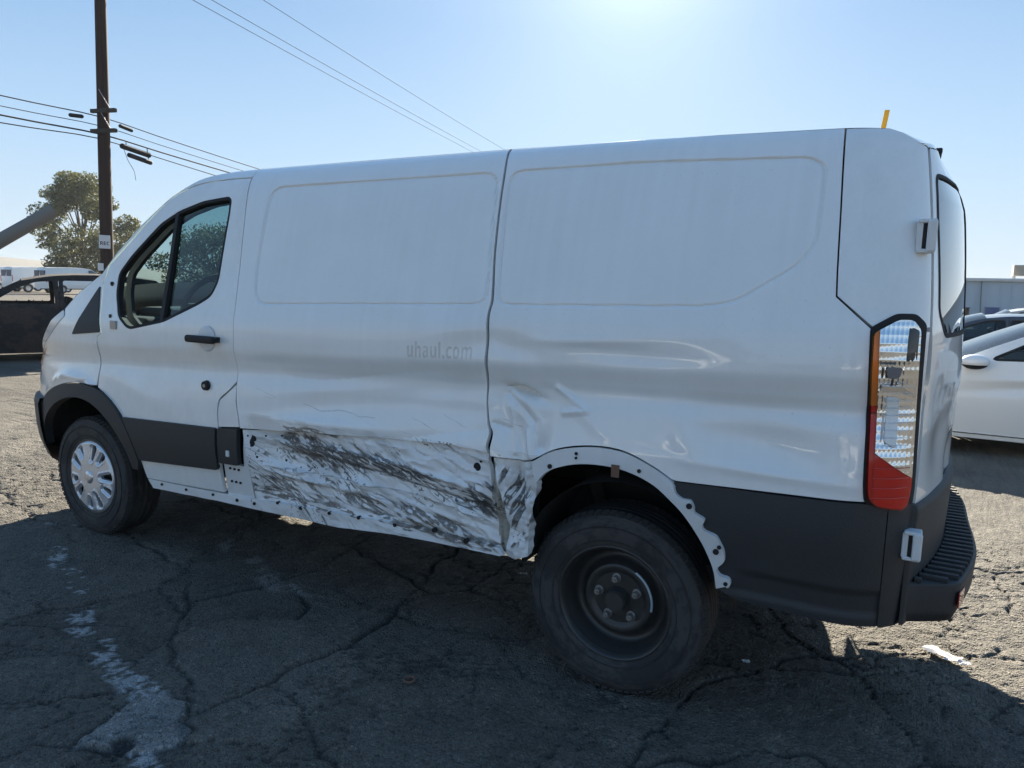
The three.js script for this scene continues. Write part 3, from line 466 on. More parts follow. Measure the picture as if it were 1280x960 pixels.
vp('rear_glass', sheet(winRear.map(p => [2.06 - p[0], p[1]]), rearMap(-.004), { step: .1, flange: 0 }), phy(.02, .024, .028, .02, { clearcoat: 1, clearcoatRoughness: 0 }), rd2);
{ // header between the roof skin and the door tops
  const p = roof.geometry.attributes.position, n = 25, o = p.count - n, top = [], bot = []; const d0 = cornerD(1.99) + .004;
  for (let k = 0; k < n; k++) { const z = p.getZ(o + k), D = clamp(-z, d0, 2.06 - d0), m = Math.min(D, 2.06 - D), Y = m < .6 ? mix(1.99, 2.01, clamp((m - d0) / (.6 - d0))) : mix(2.01, 2.015, (m - .6) / .42); top.push([p.getX(o + k), p.getY(o + k), z]); bot.push([rearX(D, Y) - .003, Y + .004, -D]); }
  vp('rear_header', loft([top, top.map((q, i) => [mix(q[0], bot[i][0], .5) + .006, mix(q[1], bot[i][1], .5) + .004, mix(q[2], bot[i][2], .5)]), bot]), M.paint);
}
// hinges
function hinge(x, y, z, s) {
  const k = .82;
  const h = vp('door_hinge', merge([box(.060 * k, .012, .05, x, y + .042 * s, z, .004), box(.060 * k, .012, .05, x, y - .042 * s, z, .004), box(.024 * k, .084 * s, .014, x - .022 * k, y, z + .012, .004), box(.032 * k, .088 * s, .016, x + .016 * k, y, z + .022, .005)]), M.primer);
  const c = cyl(.010, .010, .07 * s, 14); c.translate(x - .004, y, z + .012); vp('hinge_pin', c, M.seal, h);
}
hinge(4.180, 1.704, -(side(4.17, 1.70)) + .016, 1.05); hinge(4.222, .772, -.115, .95);
// tail lamp
const lamp = vp('tail_light', sheet(roundPoly([[4.058, 1.432], [4.122, 1.474], [4.174, 1.474], [4.204, 1.444], [4.206, 1.30], [4.2155, .94], [4.213, .89], [4.20, .868], [4.115, .882], [4.084, .908], [4.077, .95], [4.062, 1.328]], .012, 3), onSide(-.005), { gx: [...lin(4.05, 4.15, .02), ...lin(4.158, 4.224, .006)], gy: lin(.86, 1.48, .05), flange: .02 }), M.seal);
const LL = roundPoly([[4.070, 1.417], [4.130, 1.456], [4.168, 1.456], [4.190, 1.428], [4.194, 1.30], [4.2055, .95], [4.20, .90], [4.19, .885], [4.120, .897], [4.096, .918], [4.090, .955], [4.074, 1.288]], .012, 3);
const lgx = [...lin(4.06, 4.15, .012), ...lin(4.156, 4.22, .006)];
const cut = (poly, fn) => { const r = []; for (let i = 0; i < poly.length; i++) { const a = poly[i], b = poly[(i + 1) % poly.length], fa = fn(a), fb = fn(b); if (fa >= 0) r.push(a); if ((fa >= 0) !== (fb >= 0)) { const t = fa / (fa - fb); r.push([a[0] + (b[0] - a[0]) * t, a[1] + (b[1] - a[1]) * t]); } } return r; };
const edgeL = p => p[0] - (4.099 - (p[1] - 1.1) * .045);                    // amber/red column against the clear middle
const diag = p => p[1] - (1.060 - (p[0] - 4.10) * .75);                     // slanting lower end of the clear middle
vp('reflector_bowl', sheet(cut(cut(LL, edgeL), diag), onSide(-.018, (X, Y) => .005 * ss(1.335, 1.325, Y) - .005 * ss(1.255, 1.245, Y) + .004 * Math.sin((X - 4.1) * 55) * (Y > 1.25 ? 1 : .3) + .003 * Math.sin(Y * 40 + X * 20) + .0022 * Math.abs(Math.sin(X * 260)) + .0016 * Math.abs(Math.sin(Y * 120))), { gx: lin(4.06, 4.22, .0018), gy: lin(.88, 1.47, .005), flange: 0 }), M.chrome, lamp);
vp('bulb_diffuser', sheet(roundPoly([[4.118, 1.225], [4.150, 1.225], [4.154, 1.075], [4.122, 1.095]], .004, 2), onSide(-.0215), { step: .02, flange: .006 }), std(.82, .82, .80, .35), lamp);
vp('lamp_divider', sheet([[4.104, 1.262], [4.150, 1.262], [4.192, 1.235], [4.193, 1.222], [4.150, 1.246], [4.104, 1.246]], onSide(-.0225), { step: .02, flange: .008 }), M.chromeRough, lamp);
vp('lamp_socket', sheet(roundPoly([[4.160, 1.335], [4.186, 1.335], [4.186, 1.425], [4.168, 1.435]], .005, 2), onSide(-.0220), { step: .02, flange: .006 }), M.plasticDark, lamp);
vp('lamp_socket', sheet(roundPoly([[4.110, 1.315], [4.152, 1.318], [4.146, 1.285], [4.118, 1.283]], .008, 2), onSide(-.0220), { step: .02, flange: .006 }), std(.12, .13, .15, .4), lamp);
vp('clear_lens', sheet(cut(cut(LL, edgeL), diag), onSide(-.027), { gx: lgx, gy: lin(.88, 1.47, .05), flange: .014 }), phy(.95, .96, .97, .02, { transmission: 1, thickness: 0 }), lamp);
for (let k = 0; k < 9; k++) { const Y = 1.085 + k * .022, a = onSide(-.0285)(4.115, Y), b = onSide(-.0285)(4.185, Y); vp('lens_rib', tube([a, onSide(-.0285)(4.15, Y), b], .0016, 8, 6), phy(.9, .92, .94, .05, { transmission: .8, thickness: 0 }), lamp); }
vp('amber_lens', sheet(cut(cut(LL, p => -edgeL(p)), p => p[1] - 1.20), onSide(-.022), { gx: lgx, gy: lin(.88, 1.47, .05), flange: .016 }), phy(.95, .36, .05, .06, { transmission: .7, thickness: 0 }), lamp);
vp('red_lens', merge([sheet(cut(cut(LL, p => -edgeL(p)), p => 1.197 - p[1]), onSide(-.022), { gx: lgx, gy: lin(.88, 1.47, .05), flange: .016 }), sheet(cut(cut(LL, edgeL), p => -diag(p)), onSide(-.022), { gx: lgx, gy: lin(.88, 1.47, .05), flange: .016 })]), phy(.80, .030, .020, .06, { transmission: .8, thickness: 0 }), lamp);
for (let k = 0; k < 4; k++) { const Y = .925 + k * .03; vp('lens_rib', tube([onSide(-.0235)(4.10, Y), onSide(-.0235)(4.15, Y), onSide(-.0235)(4.195, Y)], .0015, 8, 6), phy(.5, .015, .01, .15, { clearcoat: 1 }), lamp); }
vp('red_backing', sheet(cut(LL, p => 1.197 - p[1]), onSide(-.0065), { gx: lgx, gy: lin(.88, 1.47, .05), flange: 0 }), std(.85, .45, .40, .5), lamp);
vp('amber_backing', sheet(cut(cut(LL, p => -edgeL(p)), p => p[1] - 1.20), onSide(-.0075), { gx: lgx, gy: lin(.88, 1.47, .05), flange: 0 }), M.chromeRough, lamp);

// far side of the body and the front end
const farOutline = [[-.735, .84], [-.74, .955], [-.27, 1.262], [.013, 1.414], [.242, 1.541], [.51, 1.794], [.717, 1.945], [.885, 2.03], [1.1, 2.068], [2.69, 2.074], [3.93, 2.048], [4.05, 2.043], [4.125, 2.0], [4.18, 1.65], [4.2, 1.43], [4.222, .88], [4.222, .50], [3.72, .50], ...[...Array(9)].map((_, i) => { const a = i * Math.PI / 8; return [3.3 + .42 * Math.cos(a), .45 + .44 * Math.sin(a)]; }), [2.88, .46], [.62, .42], ...[...Array(9)].map((_, i) => { const a = i * Math.PI / 8; return [.03 + .55 * Math.cos(a), .40 + .47 * Math.sin(a)]; }), [-.55, .5], [-.72, .6]];
vp('far_side_panel', sheet(farOutline, farSide(0), { step: .06, flange: .02, holes: [winOut], flip: true }), M.paint);
vp('far_window_seal', sheet(winOut, farSide(.004), { step: .06, holes: [winIn], flange: .03, flip: true }), M.seal);
vp('far_window_glass', sheet(winOut, farSide(.02), { step: .08, flange: 0, flip: true }), M.glass);
vp('front_bumper', loft([...lin(0, 1, .04)].map(t => { const p = new THREE.CatmullRomCurve3([V3(-.47, 0, .088), V3(-.66, 0, .165), V3(-.80, 0, .265), V3(-.89, 0, .42), V3(-.95, 0, .72), V3(-.97, 0, 1.03), V3(-.95, 0, 1.34), V3(-.89, 0, 1.64), V3(-.80, 0, 1.795), V3(-.66, 0, 1.895), V3(-.47, 0, 1.972)]).getPoint(t); const c = V3(.2, 0, 1.03).sub(p).normalize(); return [[.06, .785], [.005, .775], [-.006, .74], [0, .60], [.015, .50], [.05, .40], [.12, .345]].map(([k, y]) => [p.x + c.x * k, y + (y > .7 ? -.0 : 0), -(p.z + c.z * k)]); }), true), M.plasticFaded);
vp('front_arch_trim', sheet([...PX(archOut, 5), [.60, .50], ...PX(archInn, 5)], onSide(-.016), { step: .02, flange: .045 }), M.plastic);

// underside, wheel wells, axles
vp('underbody', merge([box(3.9, .06, 1.6, 2.15, .50, -W / 2), box(.9, .05, 1.4, -.35, .42, -W / 2), box(3.4, .12, .08, 1.9, .44, -.55), box(3.4, .12, .08, 1.9, .44, -1.5)]), M.under);
vp('cargo_floor', box(2.85, .04, 1.1, 2.78, .72, -W / 2), M.under);
function well(x, r, y, z0, z1) { const rows = []; for (let i = 0; i <= 24; i++) { const a = .02 + (Math.PI - .04) * i / 24; rows.push([z0, z1].map(z => [x + r * Math.cos(a), y + r * Math.sin(a), z])); } return merge([loft(rows), (() => { const g = new THREE.CircleGeometry(r, 24, 0, Math.PI); g.translate(x, y, z1); return g; })()]); }
for (const [n, x, r] of [['rear_wheel_well', 3.31, .40], ['front_wheel_well', .02, .50]]) { const e = n === 'front_wheel_well' ? .22 : .05; vp(n, well(x, r, .44, -e, -.46), M.under); vp(n, well(x, r, .44, -W + e, -W + .46), M.under); }
{ const ax = cyl(.055, .055, 1.5, 16); ax.rotateX(Math.PI / 2); ax.translate(3.3, .36, -W / 2); const df = new THREE.SphereGeometry(.15, 18, 12); df.translate(3.3, .36, -W / 2); vp('rear_axle', merge([ax, df]), M.under);
  const fx = cyl(.04, .04, 1.5, 12); fx.rotateX(Math.PI / 2); fx.translate(0, .35, -W / 2); vp('front_axle', fx, M.under);
  for (const z of [-.42, -W + .42]) vp('leaf_spring', tube([[2.70, .50, z], [3.0, .44, z], [3.3, .42, z], [3.6, .46, z], [3.95, .52, z]], .03, 20, 8), M.under);
  vp('exhaust_pipe', tube([[1.2, .40, -1.3], [2.4, .40, -1.3], [2.9, .50, -1.2], [3.4, .56, -1.15], [3.8, .46, -1.35], [4.1, .42, -1.45]], .035, 40, 10), M.rust);
  const sh = cyl(.03, .03, .42, 12); sh.rotateZ(.35); sh.translate(3.12, .58, -.40); vp('shock_absorber', sh, M.under); }
// cab interior
vp('bulkhead', box(.03, 1.30, 1.58, 1.50, 1.25, -W / 2), M.interiorGrey);
vp('cab_floor', box(1.6, .04, 1.8, .75, .60, -W / 2), M.under);
vp('dashboard', merge([box(.50, .34, 1.62, .12, 1.13, -W / 2, .06), box(.30, .10, .42, .20, 1.30, -.62, .04), box(.22, .5, .34, .38, .90, -W / 2, .04)]), M.interior);
for (const z of [-.58, -1.48]) { const st = vp('seat', merge([box(.52, .16, .52, .98, .98, z, .06), (() => { const g = box(.14, .66, .50, 0, .33, 0, .06); g.rotateZ(-.22); g.translate(1.18, 1.02, z); return g; })(), box(.42, .32, .40, .98, .77, z, .02)]), M.seatCloth); const hr = box(.10, .20, .27, 0, 0, 0, .045); hr.rotateZ(-.2); hr.translate(1.36, 1.74, z); vp('headrest', hr, M.seatCloth, st); }
{ const g = new THREE.TorusGeometry(.19, .017, 12, 40); const sp = [0, 2.2, 4.08].map(a => { const b = box(.18, .03, .015, .09, 0, 0, .005); b.rotateZ(a + 1.57 * 2); return b; }); const hub = cyl(.06, .06, .03, 20); hub.rotateX(Math.PI / 2); const m = merge([g, ...sp, hub]); m.rotateY(Math.PI / 2); m.rotateZ(-.45); m.translate(.54, 1.37, -.56); vp('steering_wheel', m, M.plasticDark); vp('steering_column', tube([[.52, 1.36, -.56], [.26, 1.20, -.56]], .04, 4, 10), M.plasticDark); }
{ const g = box(.04, .075, .24, .52, 1.80, -W / 2, .015); g.rotateY(0); vp('interior_mirror', g, M.plasticDark); vp('mirror_stalk', tube([[.46, 1.90, -W / 2], [.50, 1.82, -W / 2]], .01, 4, 8), M.plasticDark); }
for (const z of [-.62, -1.44]) { const g = box(.20, .012, .42, 0, 0, 0, .005); g.rotateZ(-.35); g.translate(.90, 1.94, z); vp('sun_visor', g, M.interiorGrey); }
vp('headliner', box(1.0, .02, 1.5, 1.30, 2.02, -W / 2), M.interiorGrey);
vp('roof_marker', (() => { const g = box(.016, .085, .006, 0, .0425, 0, .002); g.rotateZ(-.12); g.translate(4.02, 2.07, -.52); return g; })(), std(.85, .42, .02, .5));

// wheels
const tyreProf = [[.205, -.085], [.222, -.100], [.235, -.108], [.275, -.116], [.315, -.114], [.338, -.104], [.350, -.090], [.3545, -.078]];
function tyreGeom() {
  const pts = []; const half = [...tyreProf];
  const groove = []; for (const [a, b] of [[-.055, -.046], [-.018, -.010], [.010, .018], [.046, .055]]) groove.push([.356, a], [.347, a + .001], [.347, b - .001], [.356, b]);
  const all = [...half, ...groove, ...half.slice().reverse().map(p => [p[0], -p[1]])];
  const g = new THREE.LatheGeometry(all.map(p => new THREE.Vector2(p[0], p[1])), 96); g.rotateX(Math.PI / 2);
  const gs = [g];                                                 // shoulder blocks
  for (let k = 0; k < 72; k++) for (const s of [-1, 1]) { const b = box(.021, .010, .026, 0, 0, 0, 0); b.rotateX(s * .55); b.translate(0, .3465, s * .092); b.rotateZ(k / 72 * Math.PI * 2 + (s > 0 ? .04 : 0)); gs.push(b); }
  const ring = new THREE.TorusGeometry(.300, .0025, 6, 96); ring.translate(0, 0, .1165); gs.push(ring); const r2 = new THREE.TorusGeometry(.246, .003, 6, 96); r2.translate(0, 0, .111); gs.push(r2);
  return merge(gs);
}
const tyreG = tyreGeom();
function lathe(p, n = 64) { const g = new THREE.LatheGeometry(p.map(q => new THREE.Vector2(q[0], q[1])), n); g.rotateX(Math.PI / 2); return g; }
const rimG = lathe([[.214, -.10], [.222, -.09], [.222, .082], [.226, .098], [.222, .104], [.214, .102], [.209, .090], [.203, .080], [.200, .060], [.192, .052], [.188, .020], [.178, .004], [.160, .002], [.148, .018], [.136, .040], [.128, .048], [.112, .044], [.102, .036], [.098, .036], [.040, .036], [.001, .036]]);
function wheel(x, z, turn, capped) {
  const w = new THREE.Group(); w.name = capped ? 'front_wheel' : 'rear_wheel'; w.position.set(x, .350, z); w.rotation.y = turn; van.add(w);
  part('tyre', tyreG, M.rubber, w); part('rim', rimG, M.steelBlack, w);
  if (!capped) {
    const hc = merge([(() => { const c = cyl(.040, .046, .05, 28); c.rotateX(Math.PI / 2); c.translate(0, 0, .055); return c; })(), (() => { const c = cyl(.036, .036, .01, 28); c.rotateX(Math.PI / 2); c.translate(0, 0, .082); return c; })()]); part('hub', hc, std(.05, .048, .045, .6, { metalness: .3 }), w);
    for (let k = 0; k < 5; k++) { const a = Math.PI / 2 + .12 + k * Math.PI * 2 / 5, c = merge([(() => { const q = cyl(.0125, .0135, .030, 6); q.rotateX(Math.PI / 2); return q; })(), (() => { const q = cyl(.018, .018, .004, 16); q.rotateX(Math.PI / 2); q.translate(0, 0, -.012); return q; })(), (() => { const q = cyl(.006, .006, .012, 10); q.rotateX(Math.PI / 2); q.translate(0, 0, .018); return q; })()]); c.translate(.080 * Math.cos(a), .080 * Math.sin(a), .052); part('wheel_nut', c, M.steel, w); }
    const sl = tube([...Array(7)].map((_, i) => { const a = 1.05 - i * .20; return [.136 * Math.cos(a), .136 * Math.sin(a), .049]; }), .005, 20, 6); part('pale_rim_arc', sl, phy(.45, .55, .62, .3, { metalness: .3 }), w);  // pale blue-grey bead along part of the rim dish
  } else {
    const circ = [...Array(72)].map((_, i) => [.222 * Math.cos(i / 36 * Math.PI), .222 * Math.sin(i / 36 * Math.PI)]), slots = [];
    for (let k = 0; k < 10; k++) { const a = (Math.floor(k / 2) * 2 + (k % 2 ? 1.18 : .0)) * Math.PI / 5 + .1, big = k % 2 === 0, r0 = big ? .100 : .125, r1 = .190, w0 = big ? .010 : .008, w1 = big ? .024 : .019, q = (r, t) => [r * Math.cos(a) - t * Math.sin(a), r * Math.sin(a) + t * Math.cos(a)]; slots.push(roundPoly([q(r0, -w0), q(r1, -w1), q(r1 + .004, 0), q(r1, w1), q(r0, w0)], .010, 3)); }
    const spoke = (x, y) => { let d = 1; for (const s of slots) d = Math.min(d, sdPoly(s, x, y)); return d; };
    const g = sheet(circ, (x, y) => { const r = Math.hypot(x, y); return [x, y, .110 + .012 * ss(.2, .07, r) - .018 * ss(.196, .224, r) - .010 * ss(.014, .0, spoke(x, y)) + .003 * ss(.03, .02, Math.abs(spoke(x, y) - .012) * 3)]; }, { step: .007, holes: slots, flange: .018 });
    const hc = part('hubcap', g, M.hubcap, w);
    const c = new THREE.SphereGeometry(.05, 28, 8, 0, Math.PI * 2, 0, Math.PI / 2); c.scale(.8, .3, .8); c.rotateX(Math.PI / 2); c.translate(0, 0, .120); part('hubcap_centre', c, M.hubLight, w);
     
    part('brake_disc', lathe([[.06, .0], [.145, .0], [.145, .02], [.08, .02], [.075, .055], [.001, .055]], 40), M.steel, w);
  }
}
wheel(3.27, -.215, 0, false); wheel(0, -.215, 0, true); wheel(3.30, -W + .215, Math.PI, false); wheel(0, -W + .215, Math.PI, true);

// ------------------------------------------------------------------ ground: one sheet, cracked asphalt near the van
const groundTilt = (X, D) => -.02 * Math.max(0, D - 1.8) * ss(-5, 3, X) * (D > 200 ? 0 : 1);
function worley(x, y, s) { const xi = Math.floor(x), yi = Math.floor(y); let a = 9, b = 9, id = 0; for (let j = -1; j <= 1; j++) for (let i = -1; i <= 1; i++) { const cx = xi + i + .1 + .8 * hash(xi + i, yi + j, s), cy = yi + j + .1 + .8 * hash(xi + i, yi + j, s + 1), d = Math.hypot(cx - x, cy - y); if (d < a) { b = a; a = d; id = hash(xi + i, yi + j, s + 2); } else if (d < b) b = d; } return [b - a, id]; }
const stripe = [[.02, -.18], [.56, -.35], [1.07, -.59], [1.58, -.79], [1.83, -.85], [2.03, -1.0], [2.4, -1.3]], faint = [[.77, .46], [1.37, .21], [1.68, .12]];
const slab = [[1.91, -1.14], [1.82, -1.05], [1.78, -.88], [1.87, -.79], [2.0, -.78], [2.11, -.88], [2.14, -1.01], [2.08, -1.1]];
const oil = [[2.22, -.47], [2.24, -.21], [2.58, .04], [2.86, .09], [2.81, -.08], [2.49, -.27], [2.36, -.48]];
const mainCracks = [[[2.25, -1.4], [2.16, -1.06], [2.08, -.82], [2.10, -.51], [2.17, -.09], [2.18, .18], [2.05, .7], [1.9, 1.3]], [[2.18, .18], [2.76, .27], [3.07, .63], [3.5, .8]], [[2.08, -.82], [1.7, -.62], [1.3, -.2], [.8, .1], [.3, .2], [-.6, .1], [-2, .4]], [[2.10, -.51], [2.6, -.75], [3.1, -.7], [3.5, -.3], [4.0, .1], [4.6, .3], [5.5, .2]], [[1.3, -.2], [1.5, .4], [1.4, 1.0]], [[3.5, -.3], [3.6, .3], [3.9, .8], [4.5, 1.2], [5.3, 1.5]]];
function groundAt(X, D, cell) {
  const wx = X + .22 * (fbm(X * 2.2, D * 2.2, 301, 3) - .5) + .035 * (vn(X * 14, D * 14, 302) - .5), wy = D + .22 * (fbm(X * 2.2 + 9, D * 2.2, 303, 3) - .5) + .035 * (vn(X * 14, D * 14, 304) - .5);
  const [e1, id1] = worley(wx * 1.35, wy * 1.35, 311), [e2, id2] = worley(wx * 4.6, wy * 4.6, 321), m2 = ss(.45, .62, fbm(X * .9, D * .9, 331, 3) + .20 * ss(3.6, 4.2, X) * ss(.4, .9, D) + .14 * ss(-.3, -.9, X));
  const fade = clamp(.05 / cell);
  let crack = 0; const w1 = .003 + .011 * vn(X * 3, D * 3, 341) ** 2;
  crack = Math.max(crack, ss(w1 * 1.6, w1 * .5, e1 / 1.35) * ss(.25, .45, vn(X * 1.7, D * 1.7, 342)));
  crack = Math.max(crack, ss(.008, .0015, e2 / 4.6) * m2 * .85 * ss(.3, .5, vn(X * 4, D * 4, 344)));
  if (D > -1.7 && D < 2 && X > -3 && X < 6) { let dm = 9; for (const l of mainCracks) dm = Math.min(dm, dLine(l, wx, wy)); const wm = .003 + .011 * vn(X * 5, D * 5, 343) ** 1.5; dm = Math.min(dm, Math.abs(sdPoly(slab, wx, wy) - .008)); crack = Math.max(crack, ss(wm * 1.5, wm * .4, dm)); }
  const lump = fbm(X * 7, D * 7, 351, 4) - .5, big = fbm(X * .7, D * .7, 352, 3) - .5, grit = vn(X * 60, D * 60, 353) - .5;
  let h = (.016 * lump + .006 * (id1 - .5) + .004 * (id2 - .5) * m2 + .006 * grit * fade - .016 * crack * fade + .011 * (fbm(X * 24, D * 24, 354, 3) - .5) * (X < -.5 || X > 3.7 || D > 1.4 ? 1.5 : .55)) * clamp(.35 / cell, 0, 1) + .03 * big * clamp(1.5 / cell, 0, 1);
  // colour: grey-tan weathered asphalt; tone differs from slab to slab, bitumen and dirt lie in the cracks
  let k = 1 + .28 * (id1 - .5) + .16 * (id2 - .5) * m2 + .55 * (fbm(X * 1.1, D * 1.1, 361, 4) - .5) + .5 * (fbm(X * 9, D * 9, 362, 3) - .5) + .35 * grit;
  let c = [.120 * k, .110 * k, .093 * k];
  const bit = crack * fade * .72; c = c.map((q, i) => mix(q, [.022, .020, .018][i], bit));
  if (X > -1 && X < 4 && D > -2 && D < 2) {
    const pn = fbm(X * 9, D * 9, 371, 4), pf = vn(X * 70, D * 70, 372);
    const pd = dLine(stripe, wx, wy); let p = ss(.062, .045, pd) * ss(.54, .58, .60 * pn + .40 * pf + .07 * ss(.9, 1.6, X) - .05 * ss(1.75, 1.9, X));
    p = Math.max(p, .35 * ss(.07, .03, dLine(faint, wx, wy)) * ss(.5, .62, pn)); p = Math.max(p, .5 * ss(.03, .015, dSeg(X, D, [-.4, .06], [.15, .27])) * ss(.42, .6, pn));
    c = c.map((q, i) => mix(q, [.46, .46, .46][i], p * .85));
    const sl = sdPoly(slab, wx, wy); if (sl < .02) { const t = ss(.005, -.005, sl); c = c.map((q, i) => mix(q, [.25, .245, .235][i] * (.7 + .6 * pn), t * .85)); h += .008 * t; }
    const hole = Math.hypot(X - 2.01, (D + 1.02) * 1.2); if (hole < .06) { const t = ss(.05, .034, hole); c = c.map(q => mix(q, .035, t)); h -= .02 * t; }
    const ol = sdPoly(oil, wx, wy) + .16 * (pn - .5); if (ol < .04) { const t = ss(.03, -.02, ol) * ss(.48, .56, pf * .55 + pn * .45); c = c.map((q, i) => mix(q, [.040, .037, .033][i], t * .85)); }
  }
  // grit and pale dust lie unevenly
  const dust = ss(.55, .75, fbm(X * 2.3, D * 2.3, 381, 4)) * (X < -.7 || X > 3.8 ? .55 : .25); c = c.map((q, i) => mix(q, [.27, .245, .20][i], dust * .6));
  return [h + groundTilt(X, D), c];
}
{
  const grow = (a, s, lim, dir) => { const r = []; let x = a, st = s; while (Math.abs(x - a) < lim) { st *= 1.075; x += dir * st; r.push(x); } return r; };
  const xs = [...grow(-2.4, .014, 900, -1).reverse(), ...lin(-2.4, 5.6, .013), ...grow(5.6, .014, 900, 1)];
  const ds = [...grow(-1.4, .014, 900, -1).reverse(), ...lin(-1.4, 2.6, .013), ...grow(2.6, .014, 900, 1)];
  const P = new Float32Array(xs.length * ds.length * 3), Cc = new Float32Array(xs.length * ds.length * 3), U = new Float32Array(xs.length * ds.length * 2), I = new Uint32Array((xs.length - 1) * (ds.length - 1) * 6);
  let n = 0;
  for (let j = 0; j < ds.length; j++) for (let i = 0; i < xs.length; i++) {
    const cell = Math.max(i ? xs[i] - xs[i - 1] : 50, j ? ds[j] - ds[j - 1] : 50), [h, c] = groundAt(xs[i], ds[j], cell);
    P[n * 3] = xs[i]; P[n * 3 + 1] = h; P[n * 3 + 2] = -ds[j]; Cc.set(c.map(q => Math.max(.012, q)), n * 3); U[n * 2] = xs[i] * .7; U[n * 2 + 1] = ds[j] * .7; n++;
  }
  let k = 0; const m = xs.length; for (let j = 0; j + 1 < ds.length; j++) for (let i = 0; i + 1 < m; i++) { const a = j * m + i; I[k++] = a; I[k++] = a + 1; I[k++] = a + m + 1; I[k++] = a; I[k++] = a + m + 1; I[k++] = a + m; }
  const g = new THREE.BufferGeometry(); g.setAttribute('position', new THREE.BufferAttribute(P, 3)); g.setAttribute('color', new THREE.BufferAttribute(Cc, 3)); g.setAttribute('uv', new THREE.BufferAttribute(U, 2)); g.setIndex(new THREE.BufferAttribute(I, 1)); g.computeVertexNormals();
  // aggregate: stones of many sizes in dark binder
  const agg = (u, v) => { let hgt = .3 * tn(u * 40, v * 40, 40, 401) + .2 * tn(u * 17, v * 17, 17, 402), tone = .5; for (const [f, s, a] of [[90, 411, .30], [170, 421, .26], [300, 431, .16]]) { const x = u * f, y = v * f, xi = Math.floor(x), yi = Math.floor(y); for (let j = -1; j <= 1; j++) for (let i = -1; i <= 1; i++) { const cx = ((xi + i) % f + f) % f, cy = ((yi + j) % f + f) % f, r = .22 + .38 * hash(cx, cy, s), d = Math.hypot(xi + i + .2 + .6 * hash(cx, cy, s + 1) - x, yi + j + .2 + .6 * hash(cx, cy, s + 2) - y); if (hash(cx, cy, s + 3) > .45 && d < r) { hgt += a * Math.sqrt(1 - (d / r) ** 2); tone += (hash(cx, cy, s + 4) - .42) * .5 * ss(r, r * .7, d); } } } return [hgt, tone]; };
  const N = 1024, H = new Float32Array(N * N), T = new Float32Array(N * N); for (let j = 0; j < N; j++) for (let i = 0; i < N; i++) { const q = agg(i / N, j / N); H[j * N + i] = q[0]; T[j * N + i] = q[1]; }
  const col = dataTex(N, N, (u, v, i, j) => { const t = .62 + .46 * (T[j * N + i] - .5); return [t * 1.0, t * .995, t * .985]; });
  const bmp = dataTex(N, N, (u, v, i, j) => { const t = H[j * N + i]; return [t, t, t]; }, false);
  const mat = new THREE.MeshStandardMaterial({ map: col, bumpMap: bmp, bumpScale: .020, roughness: .88, vertexColors: true, side: THREE.DoubleSide }); mat.color.setRGB(2.6, 2.6, 2.6);
  const o = new THREE.Mesh(g, mat); o.name = 'asphalt_ground'; o.userData = { kind: 'structure' }; scene.add(o);
}
const gy = (x, z) => groundTilt(x, -z);
// a low hazy hill beyond the lot
{ const rows = []; for (const [r, k] of [[240, 0], [300, 1], [420, 1.1]]) { const row = []; for (let i = 0; i <= 80; i++) { const a = 2.2 + i / 80 * 1.9, hh = k * (3 + 6 * fbm(i * .16, 3, 501, 4) + 2 * ss(30, 60, i)); row.push([r * Math.cos(a) + 4, hh - .3, -r * Math.sin(a - Math.PI / 2 + 1.57) * .9]); } rows.push(row); }
  const g = loft(rows); const o = new THREE.Mesh(g, std(.20, .19, .17, .95)); o.name = 'hill'; o.userData = { kind: 'structure' }; scene.add(o); }

// loose bits on the asphalt
function debris(name, x, D, sx, sz, mat, label, cat, turn = 0, y = .02) { const g = new THREE.PlaneGeometry(sx, sz, 5, 4); const p = g.attributes.position; for (let i = 0; i < p.count; i++) p.setXYZ(i, p.getX(i) + rr(-.1, .1) * sx, p.getY(i) + rr(-.1, .1) * sz, rr(0, .35) * Math.min(sx, sz)); g.rotateX(-Math.PI / 2); g.computeVertexNormals(); const o = solo(name, g, mat, label, cat); o.position.set(x, y, -D); o.rotation.y = turn; return o; }
const paper = std(.72, .70, .70, .8);
debris('paper_scrap', 4.405, 1.08, .13, .06, paper, 'crumpled white scrap on the sunlit asphalt behind the van bumper', 'scrap', -.5, .012);
debris('paper_flake', 4.485, 1.05, .05, .03, paper, 'small pale flake next to the crumpled white scrap', 'scrap', .4, .012);
debris('pale_bit', 3.69, .59, .030, .02, paper, 'tiny white chip in the shade under the rear overhang', 'chip', .2, .010);
debris('pale_bit', 2.48, .91, .045, .02, paper, 'pale oval chip standing for a glint on the ground beside the rear tyre', 'chip', .2, .010);  // pale sheet put in place of a bright glint on the asphalt
{ const g = new THREE.TorusGeometry(.020, .0045, 8, 28); g.rotateX(-Math.PI / 2); const s = solo('metal_ring', g, M.rust, 'small grey metal ring lying on the shaded asphalt', 'ring'); s.position.set(2.59, .016, .24); }

